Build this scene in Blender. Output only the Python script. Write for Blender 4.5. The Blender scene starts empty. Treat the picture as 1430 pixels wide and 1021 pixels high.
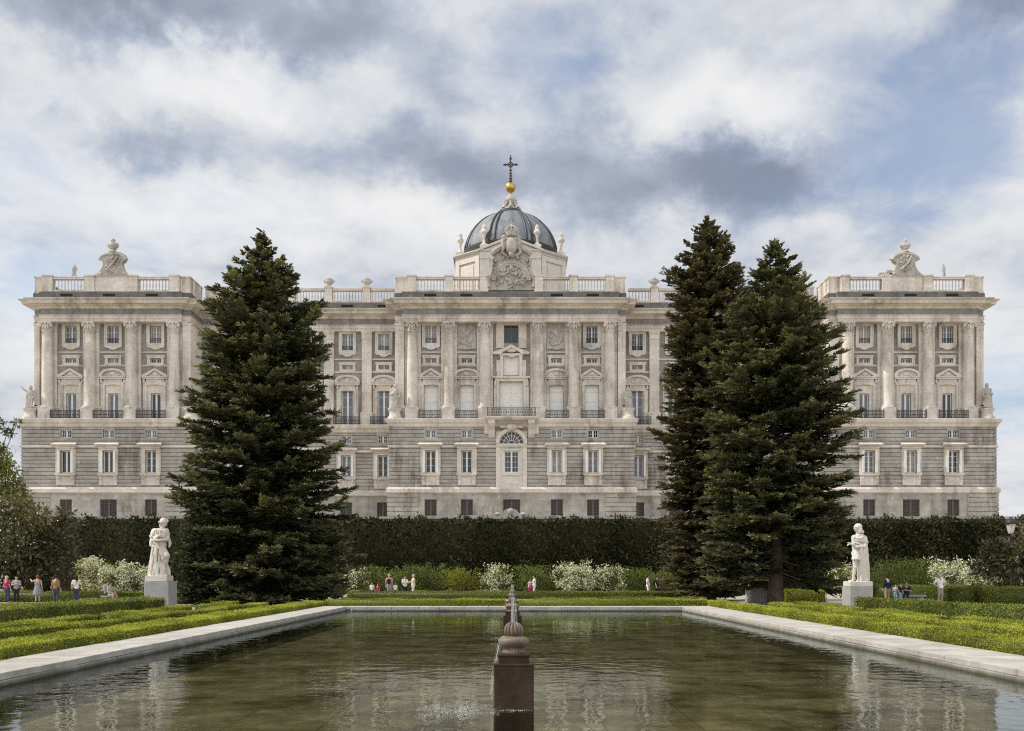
import bpy, math, random
import numpy as np
from mathutils import Vector, Matrix
R = math.radians
random.seed(7)
rng = np.random.default_rng(7)
sc = bpy.context.scene
COL = sc.collection
# measured picture geometry: focal length in px, vanishing point, eye height
F, CX, CY, CZ = 1300.0, 713.0, 803.0, 1.7
def gx(x, Y): return (x - CX) * Y / F
def gz(y, Y): return CZ + (CY - y) * Y / F

# ------------------------------------------------------------------ camera
cam = bpy.data.cameras.new('camera')
camo = bpy.data.objects.new('camera', cam); COL.objects.link(camo)
camo.location = (0, 0, CZ); camo.rotation_euler = (R(90), 0, 0)
cam.sensor_fit = 'HORIZONTAL'; cam.sensor_width = 36.0
cam.lens = F / 1430 * 36.0
cam.shift_x = (715 - CX) / 1430; cam.shift_y = (CY - 510.5) / 1430
cam.clip_start = 0.1; cam.clip_end = 6000
sc.camera = camo
sc.view_settings.view_transform = 'Standard'; sc.view_settings.look = 'None'
sc.view_settings.gamma = 1.0; sc.view_settings.exposure = 0.08
sc.cycles.max_bounces = 8; sc.cycles.diffuse_bounces = 3; sc.cycles.glossy_bounces = 4
sc.cycles.transparent_max_bounces = 12; sc.cycles.caustics_reflective = False; sc.cycles.caustics_refractive = False
sc.cycles.sample_clamp_indirect = 4.0
sc.cycles.filter_width = 1.15
sc.cycles.use_denoising = False

# ------------------------------------------------------------------ sun and sky
SUN_EL, SUN_BACK = 46.0, -3.0
sv = Vector((-math.cos(R(SUN_EL)) * math.cos(R(SUN_BACK)), math.cos(R(SUN_EL)) * math.sin(R(SUN_BACK)), math.sin(R(SUN_EL))))
sl = bpy.data.lights.new('sun', 'SUN'); sl.energy = 3.6; sl.angle = R(0.6); sl.color = (1.0, 0.93, 0.82)
so = bpy.data.objects.new('sun', sl); COL.objects.link(so)
so.rotation_euler = sv.to_track_quat('Z', 'Y').to_euler()

world = bpy.data.worlds.new('World'); sc.world = world; world.use_nodes = True
def build_world():
    nt = world.node_tree; nt.nodes.clear()
    n = nt.nodes.new; l = nt.links.new
    def math_(op, a, b=None, clamp=False):
        m = n('ShaderNodeMath'); m.operation = op; m.use_clamp = clamp
        for i, v in enumerate((a, b)):
            if v is None: continue
            if isinstance(v, (int, float)): m.inputs[i].default_value = v
            else: l(v, m.inputs[i])
        return m.outputs[0]
    def vec(op, a, b=None):
        m = n('ShaderNodeVectorMath'); m.operation = op
        for i, v in enumerate((a, b)):
            if v is None: continue
            if isinstance(v, tuple): m.inputs[i].default_value = v
            else: l(v, m.inputs[i])
        return m
    def smooth(v, a, b, c=0.0, d=1.0):
        m = n('ShaderNodeMapRange'); m.interpolation_type = 'SMOOTHSTEP'
        l(v, m.inputs['Value']); m.inputs['From Min'].default_value = a; m.inputs['From Max'].default_value = b
        m.inputs['To Min'].default_value = c; m.inputs['To Max'].default_value = d
        return m.outputs['Result']
    tc = n('ShaderNodeTexCoord'); D = tc.outputs['Generated']
    sep = n('ShaderNodeSeparateXYZ'); l(D, sep.inputs[0])
    # cloud deck coordinates: direction projected on a flat layer overhead
    up = math_('ADD', math_('MAXIMUM', sep.outputs[2], 0.0), 0.22)
    dv = vec('DIVIDE', D); cmb = n('ShaderNodeCombineXYZ')
    l(up, cmb.inputs[0]); l(up, cmb.inputs[1]); cmb.inputs[2].default_value = 1.0
    l(cmb.outputs[0], dv.inputs[1])
    flat = vec('MULTIPLY', dv.outputs[0], (1, 1, 0.0)).outputs[0]
    def noise(v, scale, detail, rough, dist=0.0, off=(0, 0, 0)):
        t = n('ShaderNodeTexNoise'); t.inputs['Scale'].default_value = scale; t.inputs['Detail'].default_value = detail
        t.inputs['Roughness'].default_value = rough; t.inputs['Distortion'].default_value = dist
        l(vec('ADD', v, off).outputs[0], t.inputs['Vector']); return t
    n1 = noise(flat, 1.15, 7, 0.52, 0.25, (3.1, 1.7, 0)).outputs['Fac']
    n2 = noise(flat, 2.2, 12, 0.60, 0.35, (9.3, 4.2, 0)).outputs['Fac']
    n3 = noise(flat, 7.5, 10, 0.62, 0.5, (2.3, 7.2, 0)).outputs['Fac']
    warpn = noise(D, 4.5, 9, 0.62).outputs['Color']
    wv = vec('MULTIPLY', vec('SUBTRACT', warpn, (0.5, 0.5, 0.5)).outputs[0], (0.26, 0.0, 0.18)).outputs[0]
    DW = vec('ADD', D, wv).outputs[0]
    def blob(px, py, rx, ry):
        d = Vector(((px - CX) / F, 1.0, (CY - py) / F)); s = d.length; d.normalize()
        q = vec('SUBTRACT', DW, tuple(d)).outputs[0]
        q = vec('MULTIPLY', q, (F * s / rx, 1.2, F * s / ry)).outputs[0]
        return smooth(vec('LENGTH', q).outputs['Value'], 1.0, 0.0)
    def total(bl, start):
        acc = start
        for (a, b, c, d, w) in bl:
            acc = math_('ADD', acc, math_('MULTIPLY', blob(a, b, c, d), w * 1.3))
        return acc
    # brightness of the cloud: white tops, blue-grey bellies
    bright = math_('ADD', math_('MULTIPLY', math_('SUBTRACT', n2, 0.5), 1.25), 0.545)
    bright = math_('ADD', bright, math_('MULTIPLY', math_('SUBTRACT', n3, 0.5), 0.5))
    bright = total(SKY_BRIGHT, bright)
    cover = math_('ADD', math_('ADD', math_('MULTIPLY', math_('SUBTRACT', n1, 0.5), 1.3), 0.92), math_('MULTIPLY', math_('SUBTRACT', n3, 0.5), 0.8))
    cover = total([(a, b, c, d, w * 0.62) for a, b, c, d, w in SKY_COVER], cover)
    ramp = n('ShaderNodeValToRGB'); e = ramp.color_ramp.elements
    e[0].position = 0.0; e[0].color = (0.25, 0.285, 0.37, 1)
    e[1].position = 1.0; e[1].color = (0.86, 0.86, 0.86, 1)
    k = ramp.color_ramp.elements.new(0.35); k.color = (0.455, 0.50, 0.595, 1)
    k = ramp.color_ramp.elements.new(0.62); k.color = (0.68, 0.70, 0.735, 1)
    l(smooth(bright, -0.25, 1.1), ramp.inputs['Fac'])
    sky = n('ShaderNodeTexSky'); sky.sky_type = 'NISHITA'; sky.sun_disc = False
    sky.sun_elevation = R(SUN_EL); sky.sun_rotation = math.atan2(sv.x, sv.y) % (2 * math.pi)
    sky.air_density = 1.0; sky.dust_density = 0.6; sky.ozone_density = 1.5
    b1 = n('ShaderNodeBackground'); l(sky.outputs[0], b1.inputs[0]); b1.inputs[1].default_value = 0.15
    b2 = n('ShaderNodeBackground'); l(ramp.outputs[0], b2.inputs[0])
    # extra brightness added to unseen clouds north of the garden, to light the facade
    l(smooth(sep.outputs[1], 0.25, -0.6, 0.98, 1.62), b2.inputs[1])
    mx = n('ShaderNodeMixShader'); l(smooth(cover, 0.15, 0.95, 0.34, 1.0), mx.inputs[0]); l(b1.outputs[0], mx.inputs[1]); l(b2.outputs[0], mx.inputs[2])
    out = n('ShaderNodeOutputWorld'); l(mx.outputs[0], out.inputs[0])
# cloud banks, as directions seen from the garden (x, y, radii) and weight
SKY_BRIGHT = [(180, 0, 420, 85, -0.5), (180, 225, 170, 70, -0.35), (600, 90, 110, 70, -0.22), (790, 235, 430, 80, -0.42), (980, 262, 260, 70, -0.20), (560, 215, 200, 60, -0.15),
              (1060, 250, 140, 75, -0.40), (300, 120, 170, 70, 0.40), (60, 110, 150, 60, 0.15), (330, 300, 420, 70, 0.35), (1010, 150, 160, 70, 0.30),
              (80, 460, 200, 160, 0.20), (1350, 430, 160, 120, 0.15), (480, 20, 160, 60, -0.25), (1390, 10, 90, 40, -0.4), (620, 330, 240, 60, 0.20)]
SKY_COVER = [(800, 90, 170, 110, -0.75), (1310, 190, 200, 180, -1.0), (690, 40, 200, 90, -0.35), (40, 400, 130, 90, -0.45), (1200, 60, 150, 90, -0.45), (1380, 520, 160, 160, -0.35)]
build_world()

# ------------------------------------------------------------------ materials
MATS = {}
def new_mat(name):
    m = bpy.data.materials.new(name); m.use_nodes = True
    MATS[name] = m
    return m, m.node_tree, m.node_tree.nodes['Principled BSDF']
def ramp_node(nt, fac, cols):
    r = nt.nodes.new('ShaderNodeValToRGB'); el = r.color_ramp.elements
    while len(el) < len(cols): el.new(0.5)
    for e, (p, c) in zip(el, cols): e.position = p; e.color = (*c, 1)
    nt.links.new(fac, r.inputs['Fac']); return r.outputs['Color']
def pos_noise(nt, scale, detail=6, rough=0.6, stretch=(1, 1, 1)):
    g = nt.nodes.new('ShaderNodeNewGeometry'); mp = nt.nodes.new('ShaderNodeMapping'); mp.inputs['Scale'].default_value = stretch
    nt.links.new(g.outputs['Position'], mp.inputs['Vector'])
    t = nt.nodes.new('ShaderNodeTexNoise'); t.inputs['Scale'].default_value = scale; t.inputs['Detail'].default_value = detail; t.inputs['Roughness'].default_value = rough
    nt.links.new(mp.outputs[0], t.inputs['Vector']); return t.outputs['Fac']
def mixc(nt, mode, fac, a, b):
    m = nt.nodes.new('ShaderNodeMix'); m.data_type = 'RGBA'; m.blend_type = mode
    for sock, v in ((m.inputs['Factor'], fac), (m.inputs['A'], a), (m.inputs['B'], b)):
        if isinstance(v, (int, float)): sock.default_value = v
        elif isinstance(v, tuple): sock.default_value = (*v, 1)
        else: nt.links.new(v, sock)
    return m.outputs['Result']
def bump(nt, bsdf, h, strength, dist):
    b = nt.nodes.new('ShaderNodeBump'); b.inputs['Strength'].default_value = strength; b.inputs['Distance'].default_value = dist
    nt.links.new(h, b.inputs['Height']); nt.links.new(b.outputs[0], bsdf.inputs['Normal'])
def stone(name, light, dark, scale=0.35, stain=0.35, stain_col=(0.2, 0.17, 0.13), rough=0.85, bd=0.03, fine=3.0, soot=(0.44, 0.60), blocks=None, spec=0.25):
    m, nt, b = new_mat(name)
    c = ramp_node(nt, pos_noise(nt, scale, 8, 0.62), [(0.32, dark), (0.68, light)])
    st = ramp_node(nt, pos_noise(nt, 0.9, 6, 0.65, (1, 1, 0.22)), [(soot[0], (0, 0, 0)), (soot[1], (1, 1, 1))])
    st2 = ramp_node(nt, pos_noise(nt, 0.16, 4, 0.6), [(0.42, (0, 0, 0)), (0.62, (1, 1, 1))])
    f = mixc(nt, 'MULTIPLY', 1.0, st, st2)
    fm = nt.nodes.new('ShaderNodeMath'); fm.operation = 'MULTIPLY'; fm.inputs[1].default_value = stain
    nt.links.new(f, fm.inputs[0])
    c = mixc(nt, 'MIX', fm.outputs[0], c, stain_col)
    g = ramp_node(nt, pos_noise(nt, fine, 5, 0.7), [(0.3, (0.82, 0.82, 0.82)), (0.7, (1.08, 1.08, 1.08))])
    c = mixc(nt, 'MULTIPLY', 1.0, c, g)
    if blocks:                                    # single blocks differ a little in tone
        ge = nt.nodes.new('ShaderNodeNewGeometry'); sx = nt.nodes.new('ShaderNodeSeparateXYZ'); cx = nt.nodes.new('ShaderNodeCombineXYZ')
        nt.links.new(ge.outputs['Position'], sx.inputs[0]); nt.links.new(sx.outputs[0], cx.inputs[0]); nt.links.new(sx.outputs[2], cx.inputs[1])
        br = nt.nodes.new('ShaderNodeTexBrick'); br.inputs['Scale'].default_value = 1.0; br.inputs['Brick Width'].default_value = blocks[0]; br.inputs['Row Height'].default_value = blocks[1]
        br.inputs['Mortar Size'].default_value = 0.012; lo = 1 - blocks[2]; hi = 1 + blocks[2]
        for k_, v_ in (('Color1', lo), ('Color2', hi), ('Mortar', lo * 0.8)): br.inputs[k_].default_value = (v_, v_, v_, 1)
        nt.links.new(cx.outputs[0], br.inputs['Vector']); c = mixc(nt, 'MULTIPLY', 1.0, c, br.outputs['Color'])
    nt.links.new(c, b.inputs['Base Color']); b.inputs['Roughness'].default_value = rough
    b.inputs['Specular IOR Level'].default_value = spec
    bump(nt, b, pos_noise(nt, fine * 2.5, 6, 0.7), 0.6, bd)
    return m
def plain(name, col, rough=0.6, metal=0.0, var=0.15, scale=8.0, spec=0.4):
    m, nt, b = new_mat(name)
    lo = tuple(x * (1 - var) for x in col); hi = tuple(min(1, x * (1 + var)) for x in col)
    nt.links.new(ramp_node(nt, pos_noise(nt, scale, 4), [(0.3, lo), (0.7, hi)]), b.inputs['Base Color'])
    b.inputs['Roughness'].default_value = rough; b.inputs['Metallic'].default_value = metal; b.inputs['Specular IOR Level'].default_value = spec
    return m
def leafy(name, cols, transl=0.3, rough=0.55, spec=0.25):
    # cols: ramp over the per-leaf random attribute 'tint'
    m, nt, b = new_mat(name)
    a = nt.nodes.new('ShaderNodeAttribute'); a.attribute_name = 'tint'
    c = ramp_node(nt, a.outputs['Fac'], cols)
    nt.links.new(c, b.inputs['Base Color']); b.inputs['Roughness'].default_value = rough; b.inputs['Specular IOR Level'].default_value = spec
    t = nt.nodes.new('ShaderNodeBsdfTranslucent'); nt.links.new(mixc(nt, 'MULTIPLY', 1.0, c, (1.3, 1.35, 0.6)), t.inputs['Color'])
    mx = nt.nodes.new('ShaderNodeMixShader'); mx.inputs[0].default_value = transl
    nt.links.new(b.outputs[0], mx.inputs[1]); nt.links.new(t.outputs[0], mx.inputs[2])
    nt.links.new(mx.outputs[0], nt.nodes['Material Output'].inputs['Surface'])
    return m

stone('pale_stone', (0.765, 0.70, 0.615), (0.57, 0.518, 0.45), 0.30, 0.62, (0.23, 0.18, 0.13), blocks=(1.9, 0.93, 0.06))
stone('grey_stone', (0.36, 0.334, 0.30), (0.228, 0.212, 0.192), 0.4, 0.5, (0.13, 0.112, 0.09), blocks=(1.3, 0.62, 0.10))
stone('rustic_stone', (0.475, 0.441, 0.393), (0.31, 0.288, 0.257), 0.45, 0.72, (0.12, 0.098, 0.076), bd=0.05, blocks=(1.5, 0.498, 0.11))
stone('basement_stone', (0.545, 0.506, 0.454), (0.32, 0.298, 0.265), 0.5, 0.78, (0.16, 0.127, 0.094), bd=0.05, blocks=(1.7, 0.72, 0.10))
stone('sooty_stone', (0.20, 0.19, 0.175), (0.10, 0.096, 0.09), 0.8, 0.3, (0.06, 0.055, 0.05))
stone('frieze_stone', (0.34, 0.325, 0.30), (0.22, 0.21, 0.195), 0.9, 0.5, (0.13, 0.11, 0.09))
stone('crest_stone', (0.56, 0.52, 0.46), (0.38, 0.35, 0.31), 0.9, 0.5, (0.16, 0.14, 0.11), fine=5)
stone('cream_plaster', (0.74, 0.68, 0.60), (0.66, 0.60, 0.53), 0.3, 0.2, (0.45, 0.40, 0.33))
stone('statue_marble', (0.78, 0.73, 0.65), (0.60, 0.55, 0.48), 1.6, 0.45, (0.26, 0.22, 0.165), 0.75, 0.006, 9.0)
stone('pedestal_granite', (0.40, 0.395, 0.385), (0.30, 0.297, 0.29), 2.0, 0.25, (0.24, 0.22, 0.19), 0.8, 0.006, 22.0)
stone('coping_granite', (0.56, 0.535, 0.49), (0.38, 0.36, 0.325), 1.1, 0.55, (0.27, 0.25, 0.20), 0.8, 0.006, 16.0)
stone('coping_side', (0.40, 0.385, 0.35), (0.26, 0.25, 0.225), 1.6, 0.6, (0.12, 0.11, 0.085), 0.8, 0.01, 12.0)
def damp_line(m, z0, z1, col):                    # algae and damp where the pool water laps the stone
    nt = m.node_tree; b = nt.nodes['Principled BSDF']; ge = nt.nodes.new('ShaderNodeNewGeometry'); s = nt.nodes.new('ShaderNodeSeparateXYZ')
    nt.links.new(ge.outputs['Position'], s.inputs[0]); a = nt.nodes.new('ShaderNodeMath'); a.operation = 'MULTIPLY_ADD'
    nt.links.new(pos_noise(nt, 3.0, 5, 0.6), a.inputs[0]); a.inputs[1].default_value = -0.09; nt.links.new(s.outputs[2], a.inputs[2])
    r = nt.nodes.new('ShaderNodeMapRange'); nt.links.new(a.outputs[0], r.inputs['Value']); r.inputs['From Min'].default_value = z0 - .045; r.inputs['From Max'].default_value = z1 - .045
    r.inputs['To Min'].default_value = 0.85; r.inputs['To Max'].default_value = 0.0
    old = b.inputs['Base Color'].links[0].from_socket; nt.links.new(mixc(nt, 'MIX', r.outputs[0], old, col), b.inputs['Base Color'])
damp_line(MATS['coping_side'], -0.05, 0.02, (0.055, 0.055, 0.022))
stone('wet_stone', (0.075, 0.047, 0.030), (0.028, 0.019, 0.013), 4.0, 0.35, (0.14, 0.10, 0.065), 0.38, 0.005, 30.0, spec=0.1)
stone('fountain_stone', (0.26, 0.205, 0.155), (0.12, 0.092, 0.068), 5.0, 0.4, (0.10, 0.085, 0.06), 0.35, 0.006, 30.0)
stone('terrace_stone', (0.55, 0.52, 0.46), (0.42, 0.39, 0.34), 1.0, 0.3)
plain('white_joinery', (0.72, 0.71, 0.67), 0.5)
plain('white_shutter', (0.74, 0.72, 0.67), 0.6, var=0.06, scale=2)
plain('dark_joinery', (0.10, 0.088, 0.075), 0.5)
plain('iron', (0.035, 0.035, 0.037), 0.5, 0.3)
plain('black_void', (0.012, 0.012, 0.013), 0.9)
plain('gold', (0.50, 0.35, 0.09), 0.42, 0.9, var=.35, scale=2.0)
plain('lamp_glass', (0.62, 0.60, 0.56), 0.2)
plain('bark', (0.085, 0.066, 0.052), 0.9, var=0.45, scale=5)
plain('soil', (0.11, 0.085, 0.06), 0.95, var=0.4, scale=3)
plain('bronze_iron', (0.07, 0.06, 0.05), 0.45, 0.6)
def glass(name, col, rough, spec):
    m, nt, b = new_mat(name)
    nt.links.new(ramp_node(nt, pos_noise(nt, 0.8, 3), [(0.35, tuple(c * 0.6 for c in col)), (0.65, col)]), b.inputs['Base Color'])
    b.inputs['Roughness'].default_value = rough; b.inputs['Specular IOR Level'].default_value = spec
    bump(nt, b, pos_noise(nt, 1.6, 2), 0.25, 0.02)
glass('dark_pane', (0.035, 0.037, 0.042), 0.08, 0.55)
glass('sky_pane', (0.11, 0.125, 0.145), 0.06, 0.8)
glass('curtain_pane', (0.33, 0.33, 0.31), 0.15, 0.5)
glass('grille_pane', (0.06, 0.055, 0.05), 0.4, 0.3)

def lead():
    m, nt, b = new_mat('lead_slate')
    c = ramp_node(nt, pos_noise(nt, 1.2, 8, 0.65, (1, 1, 0.35)), [(0.3, (0.10, 0.108, 0.122)), (0.7, (0.29, 0.30, 0.318))])
    nt.links.new(c, b.inputs['Base Color']); b.inputs['Roughness'].default_value = 0.62; b.inputs['Metallic'].default_value = 0.1
    bump(nt, b, pos_noise(nt, 6, 4), 0.4, 0.02)
lead()
plain('lead_rib', (0.045, 0.052, 0.065), 0.45, 0.2, var=0.3)

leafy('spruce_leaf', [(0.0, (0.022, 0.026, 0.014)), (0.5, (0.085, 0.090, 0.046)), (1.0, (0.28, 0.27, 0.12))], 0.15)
leafy('brown_spruce_leaf', [(0.0, (0.026, 0.025, 0.013)), (0.5, (0.088, 0.079, 0.042)), (1.0, (0.24, 0.20, 0.09))], 0.15)
leafy('small_spruce_leaf', [(0.0, (0.026, 0.036, 0.018)), (0.6, (0.072, 0.090, 0.044)), (1.0, (0.14, 0.16, 0.07))], 0.15)
leafy('box_leaf', [(0.0, (0.055, 0.075, 0.010)), (0.5, (0.32, 0.345, 0.042)), (1.0, (0.56, 0.55, 0.09))], 0.28, 0.5)
leafy('dull_box_leaf', [(0.0, (0.050, 0.066, 0.014)), (0.5, (0.185, 0.215, 0.04)), (0.82, (0.32, 0.335, 0.07)), (1.0, (0.30, 0.20, 0.10))], 0.22, 0.5)
leafy('hedge_leaf', [(0.0, (0.014, 0.015, 0.008)), (0.6, (0.056, 0.055, 0.025)), (0.9, (0.10, 0.095, 0.044)), (1.0, (0.105, 0.066, 0.045))], 0.15, 0.8, 0.1)
leafy('shrub_leaf', [(0.0, (0.05, 0.062, 0.018)), (0.6, (0.165, 0.20, 0.055)), (1.0, (0.31, 0.34, 0.10))], 0.35)
leafy('bright_shrub_leaf', [(0.0, (0.08, 0.085, 0.014)), (0.6, (0.25, 0.26, 0.045)), (1.0, (0.42, 0.40, 0.09))], 0.4)
leafy('magnolia_leaf', [(0.0, (0.032, 0.032, 0.015)), (0.6, (0.115, 0.108, 0.045)), (0.9, (0.22, 0.19, 0.075)), (1.0, (0.28, 0.19, 0.09))], 0.2, 0.30, 0.5)
leafy('plane_leaf', [(0.0, (0.09, 0.10, 0.02)), (0.6, (0.175, 0.19, 0.045)), (1.0, (0.31, 0.31, 0.085))], 0.45)
leafy('white_petal', [(0.0, (0.52, 0.52, 0.42)), (0.6, (0.80, 0.79, 0.70)), (1.0, (0.88, 0.87, 0.80))], 0.3)

def gravel():
    m, nt, b = new_mat('gravel')
    c = ramp_node(nt, pos_noise(nt, 0.5, 10, 0.7), [(0.3, (0.30, 0.265, 0.21)), (0.7, (0.46, 0.415, 0.34))])
    nt.links.new(c, b.inputs['Base Color']); b.inputs['Roughness'].default_value = 0.95
    bump(nt, b, pos_noise(nt, 30, 4), 0.5, 0.02)
gravel()
def pool_tiles():
    m, nt, b = new_mat('pool_tiles')
    g = nt.nodes.new('ShaderNodeNewGeometry')
    br = nt.nodes.new('ShaderNodeTexBrick'); br.offset = 0.0; br.inputs['Scale'].default_value = 1.0
    br.inputs['Brick Width'].default_value = 1.4; br.inputs['Row Height'].default_value = 1.9; br.inputs['Mortar Size'].default_value = 0.018
    br.inputs['Mortar Smooth'].default_value = 0.4
    nt.links.new(g.outputs['Position'], br.inputs['Vector'])
    br.inputs['Color1'].default_value = (1, 1, 1, 1); br.inputs['Color2'].default_value = (0.9, 0.9, 0.9, 1); br.inputs['Mortar'].default_value = (0.6, 0.6, 0.6, 1)
    c = ramp_node(nt, pos_noise(nt, 0.75, 9, 0.7), [(0.34, (0.058, 0.053, 0.030)), (0.46, (0.135, 0.124, 0.073)), (0.56, (0.205, 0.188, 0.117)), (0.70, (0.33, 0.305, 0.205))])
    c = mixc(nt, 'MULTIPLY', 1.0, c, br.outputs['Color'])
    nt.links.new(c, b.inputs['Base Color']); b.inputs['Roughness'].default_value = 0.9; b.inputs['Specular IOR Level'].default_value = 0.0
pool_tiles()
def water_mat():
    m, nt, b = new_mat('pond_water')
    nt.nodes.remove(b)
    N = nt.nodes.new; L = nt.links.new
    h1 = pos_noise(nt, 2.4, 2, 0.45, (1.0, 1.0, 1)); h2 = pos_noise(nt, 8.0, 3, 0.55, (1.0, 1.0, 1))
    a = N('ShaderNodeMath'); a.operation = 'MULTIPLY_ADD'; L(h2, a.inputs[0]); a.inputs[1].default_value = 0.05; L(h1, a.inputs[2])
    bp = N('ShaderNodeBump'); bp.inputs['Strength'].default_value = 1.0; bp.inputs['Distance'].default_value = 0.0115
    pw = N('ShaderNodeMapRange'); L(pos_noise(nt, 0.16, 3, 0.5), pw.inputs['Value']); pw.inputs['From Min'].default_value = 0.36; pw.inputs['From Max'].default_value = 0.64; pw.inputs['To Min'].default_value = 0.35; pw.inputs['To Max'].default_value = 1.0; L(pw.outputs[0], bp.inputs['Strength'])
    L(a.outputs[0], bp.inputs['Height'])
    fr = N('ShaderNodeFresnel'); fr.inputs['IOR'].default_value = 1.333; L(bp.outputs[0], fr.inputs['Normal'])
    gl = N('ShaderNodeBsdfGlossy'); gl.inputs['Roughness'].default_value = 0.0; gl.inputs['Color'].default_value = (0.82, 0.87, 0.90, 1); L(bp.outputs[0], gl.inputs['Normal'])
    tr = N('ShaderNodeBsdfTransparent'); tr.inputs['Color'].default_value = (0.86, 0.86, 0.76, 1)
    mx = N('ShaderNodeMixShader'); L(fr.outputs[0], mx.inputs[0]); L(tr.outputs[0], mx.inputs[1]); L(gl.outputs[0], mx.inputs[2])
    L(mx.outputs[0], nt.nodes['Material Output'].inputs['Surface'])
water_mat()
def spray_mat():
    m, nt, b = new_mat('falling_water')
    b.inputs['Base Color'].default_value = (0.86, 0.88, 0.88, 1); b.inputs['Roughness'].default_value = 0.15
    tr = nt.nodes.new('ShaderNodeBsdfTransparent'); mx = nt.nodes.new('ShaderNodeMixShader')
    f = ramp_node(nt, pos_noise(nt, 14, 3, 0.6, (1, 1, 0.25)), [(0.35, (0.05, 0.05, 0.05)), (0.65, (0.6, 0.6, 0.6))])
    nt.links.new(f, mx.inputs[0]); nt.links.new(tr.outputs[0], mx.inputs[1]); nt.links.new(b.outputs[0], mx.inputs[2])
    nt.links.new(mx.outputs[0], nt.nodes['Material Output'].inputs['Surface'])
spray_mat()
def cloth(name, col): return plain(name, col, 0.85, 0, 0.12, 20, 0.2)

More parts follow.
